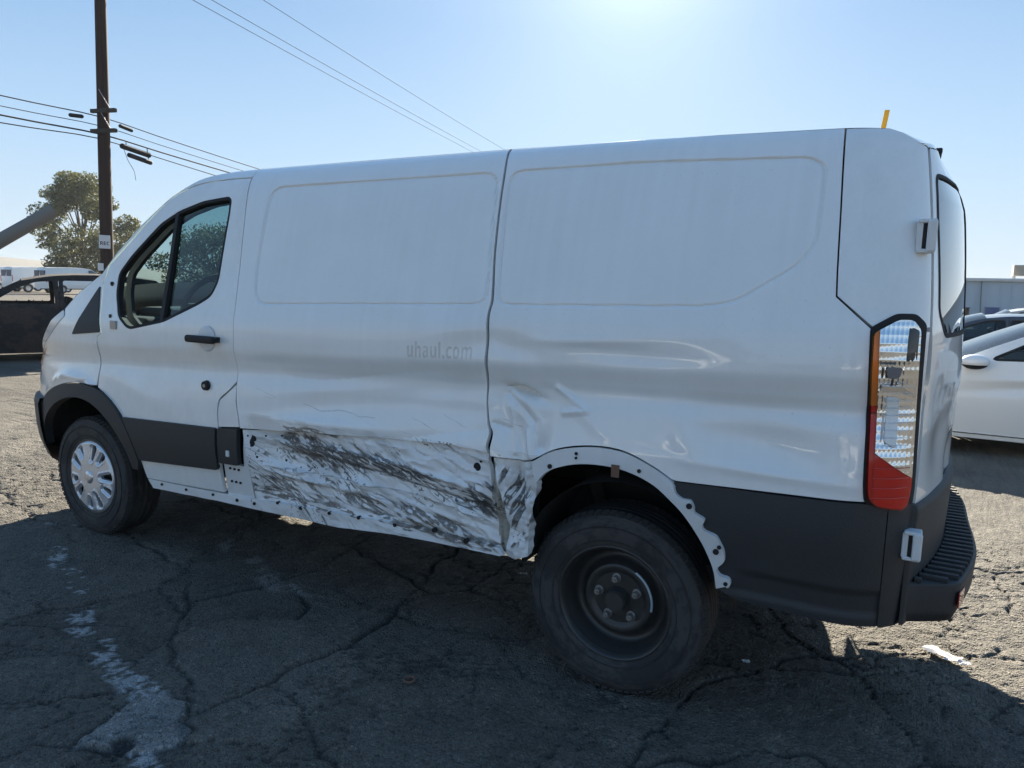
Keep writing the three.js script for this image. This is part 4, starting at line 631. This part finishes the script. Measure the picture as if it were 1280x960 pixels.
// ------------------------------------------------------------------ other vehicles
const carPaintWhite = phy(.80, .80, .78, .4, { clearcoat: 1, clearcoatRoughness: .04 }), carPaintDark = phy(.03, .035, .05, .35, { clearcoat: 1, clearcoatRoughness: .04 }), carPaintBeige = phy(.50, .46, .40, .4, { clearcoat: 1, clearcoatRoughness: .05 }), carPaintBlue = phy(.06, .10, .20, .35, { clearcoat: 1, clearcoatRoughness: .05 });
const burntTex = dataTex(512, 512, (u, v) => { const a = .6 * tn(u * 6, v * 6, 6, 601) + .4 * tn(u * 24, v * 24, 24, 602), r = ss(.45, .62, a), g = tn(u * 90, v * 90, 90, 603); const d = [.016 + .012 * g, .015 + .011 * g, .015 + .011 * g], q = [.050 + .03 * g, .034 + .016 * g, .026 + .012 * g]; return d.map((k, i) => Math.pow(mix(k, q[i], r * .55), 1 / 2.2)); });
burntTex.repeat.set(.6, .6);
const burnt = std(1, 1, 1, .9, { map: burntTex });
const carTyre = (() => { const g = lathe([[.20, -.09], [.235, -.10], [.30, -.10], [.322, -.085], [.33, -.06], [.33, .06], [.322, .085], [.30, .10], [.235, .10], [.20, .09]], 40); return g; })();
const carRim = (() => { const gs = [lathe([[.20, -.08], [.205, .085], [.195, .09], [.185, .07], [.18, .02], [.05, .02], [.001, .03]], 36)]; for (let k = 0; k < 5; k++) { const b = box(.17, .045, .02, .10, 0, .07, .006); b.rotateZ(k * Math.PI * 2 / 5); gs.push(b); } return merge(gs); })();
function makeCar(name, label, category, s) {
  const o = thing(name, label, category, [0, 0, 0], 0, s.group), L = s.half, Wd = s.width;
  const sf = (x, y) => { const e = Math.abs(x) / L, hw = Wd * (1 - .13 * ss(.62, 1.02, e) - .02 * e * e); let t = y < s.belt ? .035 * Math.pow((y - .68) / .35, 2) : .035 * Math.pow((s.belt - .68) / .35, 2) + s.tumble * (y - s.belt); return hw - t; };
  const pieces = s.pieces.map(p => ({ ...p, pts: PX(p.pts, p.n || 4) })); let top = []; for (const p of pieces) top = top.concat(top.length ? p.pts.slice(1) : p.pts);
  const bot = []; for (const ax of s.axles.slice().sort((a, b) => b - a)) { const r = s.archR || .37; bot.push([ax + r + .01, s.sill]); for (let i = 0; i <= 10; i++) { const a = Math.PI * i / 10; bot.push([ax + r * Math.cos(a), .30 + Math.max(0, (r + .02) * Math.sin(a)) + (i === 0 || i === 10 ? -.06 : 0)]); } bot.push([ax - r - .01, s.sill]); }
  const outline = [...top, ...bot];
  const near = (off = 0, ex = null) => (x, y) => [x, y, sf(x, y) + off - (ex ? ex(x, y) : 0)], far = (off = 0) => (x, y) => [x, y, -sf(x, y) - off];
  const cuts = s.cuts || [], x0 = Math.min(...top.map(p => p[0])), x1 = Math.max(...top.map(p => p[0])), xs = [x0, ...cuts.map(c => c[0]), x1], names = s.panelNames || ['body_side'];
  const y0 = Math.min(...outline.map(p => p[1])), y1 = Math.max(...outline.map(p => p[1]));
  const holesIn = (a, b) => s.wins.filter(w => w.poly.every(p => p[0] > a && p[0] < b)).map(w => w.poly);
  for (let i = 0; i + 1 < xs.length; i++) for (const sd of [0, 1]) {
    const a = xs[i] + (i ? .004 : 0), b = xs[i + 1] - (i + 2 < xs.length ? .004 : 0);
    part(names[i], sheet(outline, sd ? far() : near(0, s.dent), { gx: lin(a, b, s.step || .06), gy: lin(y0, y1, s.step || .06), holes: s.wins.map(w => w.poly), flange: i === 0 && xs.length === 2 ? .02 : 0, flip: !!sd }), s.paint, o);
  }
  if (s.wins.length) for (const sd of [0, 1]) for (const w of s.wins) { if (s.glass) part('side_window', sheet(w.poly, sd ? far(-.012) : near(-.012), { step: .1, flange: 0, flip: !!sd }), s.glass, o); if (s.trim) part('window_trim', sheet(inset(w.poly, -.014), sd ? far(.003) : near(.003), { step: .1, holes: [inset(w.poly, .006)], flange: .02, flip: !!sd }), M.seal, o); }
  for (const p of pieces) {
    if (p.open) continue; const rows = p.pts.map(([x, y], i) => { const q = p.pts[Math.max(0, i - 1)], r = p.pts[Math.min(p.pts.length - 1, i + 1)]; let tx = r[0] - q[0], ty = r[1] - q[1]; const l = Math.hypot(tx, ty) || 1; tx /= l; ty /= l; const w = sf(x, y), row = []; for (let k = 0; k <= 16; k++) { const u = -1 + k / 8, f = (1 - Math.pow(Math.abs(u), 3)) * p.B; row.push([x - ty * f, y + tx * f, -u * w]); } return row; });
    part(p.name, loft(rows), p.mat || s.paint, o);
  }
  if (s.shell !== false) part('inner_shell', merge([box(2 * L * .80, .30, Wd * 1.7, 0, .50, 0), box(L * .8, .04, Wd * 1.7, .2, .40, 0)]), M.seal, o);
  for (const ax of s.axles) for (const sd of [1, -1]) { const w = new THREE.Group(); w.name = 'wheel'; w.position.set(ax, s.tyreScale ? .33 * s.tyreScale : .33, sd * (Wd - .11)); w.rotation.y = sd > 0 ? 0 : Math.PI; if (s.tyreScale) w.scale.setScalar(s.tyreScale); o.add(w); part('tyre', carTyre, M.rubber, w); part('rim', carRim, s.rim || M.hubcap, w); }
  for (const p of s.lamps || []) for (const sd of [0, 1]) part(p.name, sheet(p.poly, sd ? far(.004) : near(.004), { step: .08, flange: .015, flip: !!sd }), p.mat, o);
  if (s.mirror) for (const sd of [1, -1]) { const [mx, my] = s.mirror, z = sf(mx, my) * sd; const m = new THREE.SphereGeometry(.12, 24, 16); m.scale(1.05, .62, .75); m.translate(mx, my + .03, z + sd * .14); const mm = part('door_mirror', m, s.paint, o); part('mirror_base', merge([box(.08, .05, .12, mx - .03, my - .02, z + sd * .05, .015), (() => { const q = new THREE.SphereGeometry(.121, 20, 10, 0, Math.PI * 2, Math.PI * .62, Math.PI * .38); q.scale(1.04, .63, .75); q.translate(mx, my + .028, z + sd * .14); return q; })()]), M.plasticDark, mm); }
  if (s.sillTrim) for (const sd of [0, 1]) part('sill_trim', sheet([[s.sillTrim[0], s.sillTrim[2]], [s.sillTrim[1], s.sillTrim[2]], [s.sillTrim[1], s.sillTrim[2] - .012], [s.sillTrim[0], s.sillTrim[2] - .012]], sd ? far(.006) : near(.006), { step: .2, flange: .01, flip: !!sd }), M.chrome, o);
  if (s.seats) for (const [sx, sz] of [[.15, .36], [.15, -.36], [1.0, .36], [1.0, -.36]]) { const g = merge([box(.5, .16, .5, sx, .62, sz, .05), (() => { const q = box(.14, .6, .48, 0, .3, 0, .05); q.rotateZ(-.3); q.translate(sx + .24, .66, sz); return q; })()]); part('seat', g, M.seatCloth, o); }
  if (s.dash) part('dashboard', box(.4, .22, Wd * 1.55, -.62, .86, 0, .06), M.interior, o);
  return o;
}
const headMat = phy(.7, .74, .78, .06, { clearcoat: 1 }), tailMat = phy(.4, .02, .02, .15, { clearcoat: 1 });
const sedan = (paint, ex = {}) => ({ half: 2.37, width: .91, belt: 1.0, tumble: .50, sill: .19, axles: [-1.42, 1.40], archR: .36, paint, glass: M.glassDark, trim: true, step: .05, dash: true, seats: true, cuts: [[-.98], [.34], [1.36]], panelNames: ['front_wing', 'front_door', 'rear_door', 'rear_wing'],
  pieces: [{ name: 'front_bumper', pts: [[-2.30, .22], [-2.36, .40], [-2.36, .58], [-2.29, .72]], B: .10 }, { name: 'bonnet', pts: [[-2.29, .72], [-1.9, .86], [-1.3, .95], [-.98, .985]], B: .04 }, { name: 'windscreen', pts: [[-.98, .985], [-.55, 1.19], [-.15, 1.355], [.05, 1.41]], B: .07, mat: M.glassDark }, { name: 'roof', pts: [[.05, 1.41], [.4, 1.45], [.85, 1.44], [1.2, 1.37]], B: .03 }, { name: 'rear_window', pts: [[1.2, 1.37], [1.5, 1.24], [1.85, 1.07]], B: .05, mat: M.glassDark }, { name: 'boot_lid', pts: [[1.85, 1.07], [2.15, 1.04], [2.31, .98]], B: .03 }, { name: 'rear_bumper', pts: [[2.31, .98], [2.37, .70], [2.36, .45], [2.30, .24]], B: .08 }],
  wins: [{ poly: roundPoly([[-.66, 1.02], [-.2, 1.27], [.06, 1.365], [.29, 1.385], [.31, 1.04]], .03, 2) }, { poly: roundPoly([[.38, 1.045], [.37, 1.388], [.80, 1.375], [1.20, 1.24], [1.33, 1.09]], .03, 2) }],
  lamps: [{ name: 'headlight', poly: roundPoly([[-2.26, .72], [-1.85, .80], [-1.90, .70], [-2.27, .62]], .02, 2), mat: headMat }, { name: 'tail_light', poly: roundPoly([[2.26, .92], [1.95, .90], [1.98, .80], [2.28, .78]], .02, 2), mat: tailMat }], mirror: [-.82, .965], sillTrim: [-1.0, 1.0, .245], ...ex });
const wc = makeCar('parked_sedan', 'white sedan with a dented door and bulging mirror, parked behind the van', 'car', sedan(carPaintWhite, { step: .03, dent: (x, y) => .030 * bump(x, y, -.35, .74, .45, .05, .10) - .012 * bump(x, y, -.3, .83, .5, .03, .05) }));
wc.position.set(5.62, gy(5.6, -7.2), -7.22);
const suvSpec = (paint, ex = {}) => ({ half: 2.3, width: .93, belt: 1.08, tumble: .36, sill: .26, axles: [-1.36, 1.36], archR: .40, tyreScale: 1.08, paint, glass: M.glassDark, trim: true, step: .08, dash: true,
  pieces: [{ name: 'front_bumper', pts: [[-2.2, .30], [-2.28, .50], [-2.26, .78], [-2.18, .92]], B: .08 }, { name: 'bonnet', pts: [[-2.18, .92], [-1.8, 1.02], [-1.1, 1.09]], B: .04 }, { name: 'windscreen', pts: [[-1.1, 1.09], [-.75, 1.33], [-.35, 1.56]], B: .06, mat: M.glassDark }, { name: 'roof', pts: [[-.35, 1.56], [.2, 1.66], [1.2, 1.66], [1.85, 1.58]], B: .03 }, { name: 'rear_window', pts: [[1.85, 1.58], [2.05, 1.35], [2.18, 1.12]], B: .05, mat: M.glassDark }, { name: 'tailgate', pts: [[2.18, 1.12], [2.26, .8], [2.24, .5], [2.18, .32]], B: .06 }],
  wins: [{ poly: roundPoly([[-.80, 1.12], [-.40, 1.42], [-.12, 1.55], [.22, 1.56], [.24, 1.13]], .03, 2) }, { poly: roundPoly([[.32, 1.13], [.32, 1.57], [1.02, 1.56], [1.10, 1.15]], .03, 2) }, { poly: roundPoly([[1.18, 1.16], [1.12, 1.55], [1.62, 1.52], [1.84, 1.20]], .03, 2) }],
  lamps: [{ name: 'headlight', poly: roundPoly([[-2.18, .90], [-1.78, .97], [-1.82, .86], [-2.2, .78]], .02, 2), mat: headMat }, { name: 'tail_light', poly: roundPoly([[2.16, 1.1], [2.0, 1.1], [2.02, .86], [2.2, .84]], .02, 2), mat: tailMat }], mirror: [-.72, 1.08], ...ex });
const dc = makeCar('parked_sedan', 'dark sedan parked between the dented white sedan and the beige SUV', 'car', sedan(carPaintDark, { step: .08 })); dc.position.set(5.2, gy(5.2, -11.6), -11.6);
const bs = makeCar('parked_suv', 'beige SUV parked farthest back, before the metal building', 'car', suvSpec(carPaintBeige)); bs.position.set(6.85, gy(6.9, -20.6), -20.6);
// burnt-out car shell
const bu = makeCar('burnt_car', 'burnt-out dark rusty car shell with empty window openings', 'car', suvSpec(burnt, { glass: null, trim: false, dash: false, lamps: [], mirror: null, rim: burnt, step: .05, cuts: [[-.98], [.19], [1.08]], panelNames: ['front_wing', 'front_door', 'rear_door', 'rear_wing'], sill: .15, archR: .36, tyreScale: .95, belt: .98, tumble: .34,
  pieces: [{ name: 'front_bumper', pts: [[-2.2, .30], [-2.28, .50], [-2.26, .72], [-2.18, .84]], B: .08 }, { name: 'bonnet', pts: [[-2.18, .84], [-1.8, .94], [-1.05, 1.0]], B: .04 }, { name: 'windscreen', open: true, pts: [[-1.05, 1.0], [-.72, 1.22], [-.36, 1.42]], B: 0 }, { name: 'roof', pts: [[-.36, 1.42], [.2, 1.52], [1.2, 1.53], [1.8, 1.46]], B: .03 }, { name: 'rear_opening', open: true, pts: [[1.8, 1.46], [2.05, 1.25], [2.18, 1.04]], B: 0 }, { name: 'tailgate', pts: [[2.18, 1.04], [2.26, .8], [2.24, .5], [2.18, .32]], B: .06 }],
  wins: [{ poly: roundPoly([[-.83, 1.02], [-.42, 1.29], [-.15, 1.40], [.10, 1.42], [.12, 1.02]], .03, 2) }, { poly: roundPoly([[.26, 1.02], [.26, 1.43], [.98, 1.43], [1.05, 1.03]], .03, 2) }, { poly: roundPoly([[1.16, 1.04], [1.12, 1.42], [1.58, 1.40], [1.80, 1.08]], .03, 2) }] }));
for (const [x, z] of [[.05, .36], [.05, -.36], [.95, .0]]) { const fr = tube([[x, .55, z - .2], [x + .2, 1.15, z - .2], [x + .22, 1.22, z], [x + .2, 1.15, z + .2], [x, .55, z + .2]], .018, 30, 6); part('seat_frame', fr, burnt, bu); }
for (const z of [.36, -.36]) part('burnt_seat', merge([box(.42, .14, .44, .05, .60, z, .05), (() => { const q = box(.10, .50, .40, 0, .25, 0, .04); q.rotateZ(-.25); q.translate(.26, .64, z); return q; })()]), burnt, bu);
part('burnt_bench', box(.4, .5, 1.2, 1.15, .75, 0, .06), burnt, bu);
part('dash_frame', tube([[-.75, .92, -.75], [-.72, .98, 0], [-.75, .92, .75]], .05, 20, 8), burnt, bu);
bu.position.set(-10.02, 0, -5.32); bu.rotation.y = 1.11;
// white cargo vans far off
const vanSpec = (ex = {}) => ({ half: 2.7, width: .98, belt: 1.25, tumble: .16, sill: .42, axles: [-1.72, 1.52], archR: .42, tyreScale: 1.06, paint: carPaintWhite, glass: null, trim: false, step: .12,
  pieces: [{ name: 'front_bumper', pts: [[-2.62, .38], [-2.70, .6], [-2.66, .98]], B: .08 }, { name: 'bonnet', pts: [[-2.66, .98], [-2.3, 1.18], [-1.85, 1.36]], B: .05 }, { name: 'windscreen', pts: [[-1.85, 1.36], [-1.4, 1.75], [-1.0, 2.0]], B: .07, mat: M.glassDark }, { name: 'roof', pts: [[-1.0, 2.0], [-.4, 2.08], [1.5, 2.08], [2.5, 2.03]], B: .04 }, { name: 'rear_doors', pts: [[2.5, 2.03], [2.60, 1.7], [2.66, 1.0], [2.66, .42]], B: .05 }], wins: [], ...ex });
const dv = makeCar('distant_van', 'white cargo van in the far row beside the tree', 'van', vanSpec({ group: 'white cargo vans in the far row' }));
{ const sfz = .93; for (const s of [1, -1]) part('cab_window', sheet(roundPoly([[-1.72, 1.40], [-1.25, 1.80], [-.98, 1.92], [-.72, 1.92], [-.72, 1.40]], .04, 2), (x, y) => [x, y, s * (.94 - .16 * Math.max(0, y - 1.25))], { step: .3, flange: 0, flip: s < 0 }), M.glassDark, dv);
  for (const s of [-1, 1]) part('rear_window', (() => { const g = box(.05, .52, .66, 2.675, 1.58, s * .40, .01); return g; })(), std(.03, .055, .10, .25), dv);
  for (const s of [-1, 1]) part('tail_light', box(.03, .5, .10, 2.66, 1.15, s * .88, .01), tailMat, dv); }
dv.position.set(-56.3, .05, -32.7); dv.rotation.y = -Math.PI / 2;
const dv2 = copyOf(dv, 'white cargo van in the far row, left neighbour of the van by the tree'); dv2.position.set(-61.2, .05, -32.7);
const dv3 = copyOf(dv, 'white cargo van at the open end of the far row'); dv3.position.set(-66.2, .05, -32.9);
// parked cars behind the photographer, mirrored in the van's paint
const back = [];
[[-6.5, 'white'], [-1.5, 'dark'], [3.6, 'beige'], [8.6, 'white'], [13.5, 'blue']].forEach(([x, k], i) => { const src = { white: wc, dark: dc, beige: bs, blue: dc }[k]; const lab = ['white sedan at the end of the row facing the crushed van side', 'dark sedan between a white and a beige car, facing the van side', 'beige SUV in the middle of the row facing the van side', 'white sedan next to the beige SUV in the row facing the van', 'dark sedan at the far end of the row facing the van side'][i]; const c = copyOf(src, lab, 'cars in the row opposite the van'); c.position.set(x * 1.1 + 2.5, 0, 24 + (i % 2) * .4); c.rotation.y = .05 * (i - 2); });

// ------------------------------------------------------------------ pole line
const wood = (() => { const t = dataTex(256, 512, (u, v) => { const n = .5 * tn(u * 40, v * 4, 40, 701) + .3 * tn(u * 90, v * 10, 90, 702) + .2 * tn(u * 8, v * 8, 8, 703); const k = .55 + .5 * n; return [.26 * k + .02, .185 * k + .02, .15 * k + .02]; }); return std(1, 1, 1, .9, { map: t }); })();
const greyWood = std(.20, .185, .165, .9), armWood = std(.06, .05, .042, .9);
const PB = V3(-15.35, 0, -9.85), LD = V3(-.2, 0, -.98).normalize(), LP = V3(.98, 0, -.2).normalize();
const pole = thing('utility_pole', 'tall dark wooden utility pole with short crossarms and a sign', 'pole', [PB.x, 0, PB.z]);
pole.rotation.set(-.0204, 0, -.0098);
{ const g = cyl(.125, .175, 12.2, 20); g.translate(0, 6.1, 0); part('shaft', g, wood, pole); }
function crossarm(y, a, b, nm = 'crossarm') { const g = box(a + b, .10, .09, (b - a) / 2, 0, 0, .008), o = part(nm, g, armWood, pole); o.position.set(0, y, 0); o.rotation.y = Math.atan2(.2, .98); o.position.x += .12 * LD.x * -1; o.position.z += .12 * LD.z * -1; return o; }
crossarm(5.92, .28, .55); crossarm(5.40, .30, .55); crossarm(10.2, 1.2, 1.2); crossarm(11.3, 1.2, 1.2);
for (const y of [5.92, 5.40]) part('arm_brace', tube([[LP.x * .05, y + .55, LP.z * .05 + .15], [LP.x * .42, y + .03, LP.z * .42 + .15]], .010, 4, 6), M.steel, pole);
{ const bd = part('sign_board', box(.27, .36, .012, 0, 0, 0, .004), std(.66, .66, .66, .6), pole); const a = Math.atan2(19.5, 12.18); bd.position.set(.155 * Math.sin(a) - .05, 2.46, .155 * Math.cos(a) + .05); bd.position.x += .04; bd.rotation.y = a - .15;
  const tx = new THREE.ShapeGeometry(font.generateShapes('REC', .095)); tx.computeBoundingBox(); tx.translate(-tx.boundingBox.max.x / 2, -.085, .009); part('sign_lettering', tx, std(.02, .02, .03, .7), bd);
  const b2 = part('lower_sign', box(.26, .20, .012, 0, 0, 0, .004), std(.70, .72, .72, .6), pole); b2.position.set(bd.position.x - .06, 1.78, bd.position.z + .02); b2.rotation.y = a - .15; }
const wireM = std(.015, .015, .017, .7);
function wire(y, off, r, sag, label, nxt = 46) {
  const pts = []; for (let s = -46; s <= nxt; s += 2) { const q = s < 0 ? -s / 46 : s / 46, f = 4 * sag * q * (1 - q); pts.push(V3(PB.x + LD.x * s + LP.x * off, y - f, PB.z + LD.z * s + LP.z * off)); }
  return solo('overhead_wire', tube(pts, r, 140, 6), wireM, label, 'wire', 'overhead wires on the pole line');
}
wire(5.76, .12, .014, .6, 'upper cable of the lower bundle passing the wooden pole'); wire(5.52, .14, .010, .6, 'thin middle cable of the lower bundle passing the wooden pole'); wire(5.30, .16, .020, .55, 'thick lower cable of the lower bundle passing the wooden pole'); wire(5.22, -.05, .014, .8, 'slack cable under the thick lower cable at the wooden pole');
wire(10.28, -.25, .011, .15, 'first of two close parallel wires high above the van roof'); wire(10.28, .35, .011, .15, 'second of two close parallel wires high above the van roof'); wire(11.38, .2, .011, .2, 'topmost single wire high above the van roof');
{ // splice enclosures hung on the cables
  const at = (s, off, y) => V3(PB.x + LD.x * s + LP.x * off, y, PB.z + LD.z * s + LP.z * off);
  const rod = (a, b, r) => { const g = new THREE.TubeGeometry(new THREE.LineCurve3(a, b), 1, r, 14, false); const caps = [a, b].map(p => { const c = new THREE.SphereGeometry(r, 14, 10); c.translate(p.x, p.y, p.z); return c; }); return merge([g, ...caps]); };
  solo('cable_splice', rod(at(-.95, .12, 5.60), at(-.62, .12, 5.64), .05), wireM, 'small dark splice on the upper cable before the pole', 'splice case'); solo('cable_splice', rod(at(.62, .12, 5.66), at(1.0, .12, 5.62), .05), wireM, 'small dark splice on the upper cable just past the pole', 'splice case');
  const e = thing('splice_case', 'double dark splice case hanging under the thick cable', 'splice case'); part('upper_tube', rod(at(.62, .16, 5.12), at(1.55, .16, 5.04), .075), wireM, e); part('lower_tube', rod(at(.85, .16, 4.92), at(1.6, .16, 4.84), .065), wireM, e); part('hanger', tube([at(.75, .16, 5.28), at(.75, .16, 5.10)], .012, 2, 6), wireM, e); part('hanger', tube([at(1.5, .16, 5.22), at(1.55, .16, 4.80)], .012, 2, 6), wireM, e);
  part('loose_wire', tube([at(.66, .16, 5.05), at(.78, .18, 4.75), at(.95, .2, 4.5), at(1.0, .2, 4.25)], .007, 20, 5), wireM, e); }
{ // broken pole leaning
  const a = V3(-12.6, -.1, -2.35), b = V3(-10.70, 2.79, -5.96), g = new THREE.CylinderGeometry(.125, .15, a.distanceTo(b), 18, 1); g.translate(0, a.distanceTo(b) / 2, 0); const o = solo('leaning_log', g, greyWood, 'thick weathered grey log leaning up with its sawn end in the air', 'log'); o.position.copy(a); o.quaternion.setFromUnitVectors(V3(0, 1, 0), b.clone().sub(a).normalize()); }

// ------------------------------------------------------------------ metal building
{ const zb = -62.6, b = thing('metal_building', 'long pale metal building with ribbed walls and a white roof edge', 'building', [0, 0, zb]); const wallM = std(.52, .57, .60, .7), base = -1.7, top = 2.86;
  part('wall', box(44, top - base, .2, 16, (top + base) / 2, -.11), wallM, b); part('end_wall', box(.2, top - base, 18, -5.9, (top + base) / 2, -9.3), wallM, b); part('end_wall', box(.2, top - base, 18, 37.9, (top + base) / 2, -9.3), wallM, b); part('back_wall', box(44, top - base, .2, 16, (top + base) / 2, -18.4), wallM, b);
  for (let x = -5.5; x < 38; x += .75) part('wall_rib', box(.10, top - base - .02, .05, x, (top + base) / 2, .013), wallM, b);
  part('roof', box(44.6, .12, 19, 16, top + .07, -9.2), std(.75, .75, .74, .5), b); part('gutter', box(44.7, .14, .14, 16, top - .02, .16), std(.80, .80, .78, .5), b); part('downpipe', (() => { const g = cyl(.04, .04, top - base, 10); g.rotateZ(.05); g.translate(9.1, (top + base) / 2, .1); return g; })(), std(.2, .22, .24, .6), b);
  const dr = part('blue_door', box(.86, 2.5, .06, 9.85, base + 1.25 - .0 + .03, .06), std(.06, .10, .24, .5), b); part('door_frame', merge([box(.08, 2.56, .08, 9.38, base + 1.28, .06), box(.08, 2.56, .08, 10.32, base + 1.28, .06)]), std(.3, .33, .36, .6), dr); const wn = part('window', box(.55, .62, .05, 8.12, .42, .06), M.glassDark, b); part('window_frame', merge([box(.66, .06, .07, 8.12, .76, .07), box(.66, .06, .07, 8.12, .08, .07)]), std(.2, .2, .2, .6), wn); part('window_bar', box(.04, .62, .07, 8.12, .42, .07), std(.5, .5, .5, .6), wn);
  const ac = thing('roof_cooler', 'beige boxy cooler unit standing on the metal building roof', 'air conditioner', [11.7, top + .13, zb - 1.2]); part('cabinet', box(1.45, .8, 1.2, 0, .62, 0, .03), std(.46, .41, .33, .7), ac); for (const [x, z] of [[-.6, -.5], [.6, -.5], [-.6, .5], [.6, .5]]) part('leg', box(.08, .24, .08, x, .12, z), M.steel, ac); for (let k = 0; k < 7; k++) part('louvre', box(1.25, .03, .03, 0, .32 + k * .10, .61), std(.36, .32, .26, .7), ac); part('side_duct', box(.5, .3, .5, .3, .15, 0), M.steel, ac); }

// ------------------------------------------------------------------ trees
const leafM = phy(.165, .165, .060, .75, { transmission: .45, thickness: 0 }), leafM2 = phy(.15, .145, .07, .75, { transmission: .45, thickness: 0 }), barkM = std(.14, .115, .09, .95);
function tree(name, label, [x, y, z], { H, R, clumps, leaves, leaf = .13, low = .2, gap = .40, lm = leafM, trunk = .22, group, seedK = 1 }) {
  seed = 9100 + seedK * 77; const o = thing(name, label, 'tree', [x, y, z], 0, group), wood_ = [], P = [], N = [], I = [];
  const tp = [V3(0, 0, 0), V3(rr(-.1, .1), H * .2, rr(-.1, .1)), V3(rr(-.3, .3), H * .42, rr(-.3, .3)), V3(rr(-.4, .4), H * .68, rr(-.4, .4))];
  const taper = (pts, r0, r1, n = 14) => { const c = new THREE.CatmullRomCurve3(pts), g = new THREE.TubeGeometry(c, n, 1, 7, false), p = g.attributes.position; for (let i = 0; i <= n; i++) { const ctr = c.getPointAt(i / n), r = mix(r0, r1, i / n); for (let j = 0; j <= 7; j++) { const k = i * 8 + j; p.setXYZ(k, ctr.x + (p.getX(k) - ctr.x) * r, ctr.y + (p.getY(k) - ctr.y) * r, ctr.z + (p.getZ(k) - ctr.z) * r); } } g.computeVertexNormals(); return g; };
  const trunkG = taper(tp, trunk, trunk * .35); const tc = new THREE.CatmullRomCurve3(tp);
  for (let k = 0; k < clumps; k++) {
    const a = k * 2.4 + rr(-.5, .5), hy = H * (low + (1 - low) * Math.pow((k + .5) / clumps, .85)), prof = Math.sin(Math.PI * clamp((hy / H - low * .4) / (1.06 - low * .4))), rad = R * prof * Math.sqrt(rr(.25, 1)), c = V3(Math.cos(a) * rad, hy - H * .04, Math.sin(a) * rad);
    const b = tc.getPointAt(clamp(hy / H * .75 - .1, .15, .98)); wood_.push(taper([b, b.clone().lerp(c, .5).add(V3(rr(-.2, .2), rr(-.05, .3), rr(-.2, .2))), c], trunk * .35, .02, 8));
    const cr = R * rr(.20, .36);
    for (let t = 0; t < 3; t++) { const e = c.clone().add(V3(rr(-1, 1), rr(-.6, .9), rr(-1, 1)).multiplyScalar(cr)); wood_.push(taper([c, c.clone().lerp(e, .5).add(V3(0, .06, 0)), e], .03, .01, 4)); }
    for (let l = 0; l < leaves / clumps; l++) {
      const d = V3(rr(-1, 1), rr(-1, 1), rr(-1, 1)); if (d.length() > 1) d.normalize().multiplyScalar(rr(.5, 1)); const q = c.clone().add(V3(d.x * cr * 1.1, d.y * cr * .8, d.z * cr * 1.1)); if (vn(q.x * .19 / leaf + 50, q.y * .19 / leaf + q.z * .13 / leaf + 50, 801 + seedK) < gap) continue;
      const u = V3(rr(-1, 1), rr(-1, 1), rr(-1, 1)).normalize(), w = V3(rr(-1, 1), rr(-1, 1), rr(-1, 1)).cross(u).normalize(), sz = leaf * rr(.6, 1.3), n = u.clone().cross(w), s = P.length / 3;
      for (const [i, j] of [[-1, 0], [0, -.45], [1, 0], [0, .45]]) { P.push(q.x + (u.x * i + w.x * j) * sz, q.y + (u.y * i + w.y * j) * sz, q.z + (u.z * i + w.z * j) * sz); N.push(n.x, n.y, n.z); } I.push(s, s + 1, s + 2, s, s + 2, s + 3);
    }
  }
  part('trunk', trunkG, barkM, o); part('branches', merge(wood_), barkM, o);
  const g = new THREE.BufferGeometry(); g.setAttribute('position', new THREE.Float32BufferAttribute(P, 3)); g.setAttribute('normal', new THREE.Float32BufferAttribute(N, 3)); g.setIndex(I); part('crown', g, lm, o); return o;
}
tree('broadleaf_tree', 'olive green tree with open limbs standing behind the wooden pole', [-86.0, 0, -51.2], { H: 13.8, R: 5.7, clumps: 42, leaves: 40000, leaf: .19, low: .08, seedK: 3, gap: .42, trunk: .30 });
tree('broadleaf_tree', 'tree behind the leaning log with thin hanging twigs', [-33.3, 0, -11.9], { H: 7.2, R: 2.9, clumps: 34, leaves: 14000, leaf: .09, low: .35, seedK: 5 });
tree('broadleaf_tree', 'smaller green tree seen through the van cab windows', [-34.2, 0, -29.2], { H: 4.5, R: 3.9, clumps: 40, leaves: 18000, leaf: .11, low: .12, lm: leafM2, seedK: 7 });
tree('roadside_bush', 'low dry bush in front of the far van row', [-47.5, 0, -21.0], { H: 2.6, R: 1.2, clumps: 16, leaves: 5000, leaf: .09, low: .05, lm: leafM2, trunk: .08, seedK: 9 });
for (const [x, z, k] of [[-7, 42, 11], [3, 45, 12], [14, 43, 13]]) tree('broadleaf_tree', ['leafy tree behind the white end car of the row facing the van', 'leafy tree behind the dark car and beige SUV facing the van', 'leafy tree behind the white car beside the beige SUV'][k - 11], [x, 0, z], { H: 7.5, R: 3.6, clumps: 30, leaves: 9000, leaf: .16, low: .15, seedK: k, group: 'trees behind the row facing the van' });

scene.fog = new THREE.FogExp2(new THREE.Color().setRGB(.75, .80, .85), .0003);
scene.traverse(o => { if (o.isMesh) { o.castShadow = true; o.receiveShadow = true; } });
renderer.render(scene, camera);
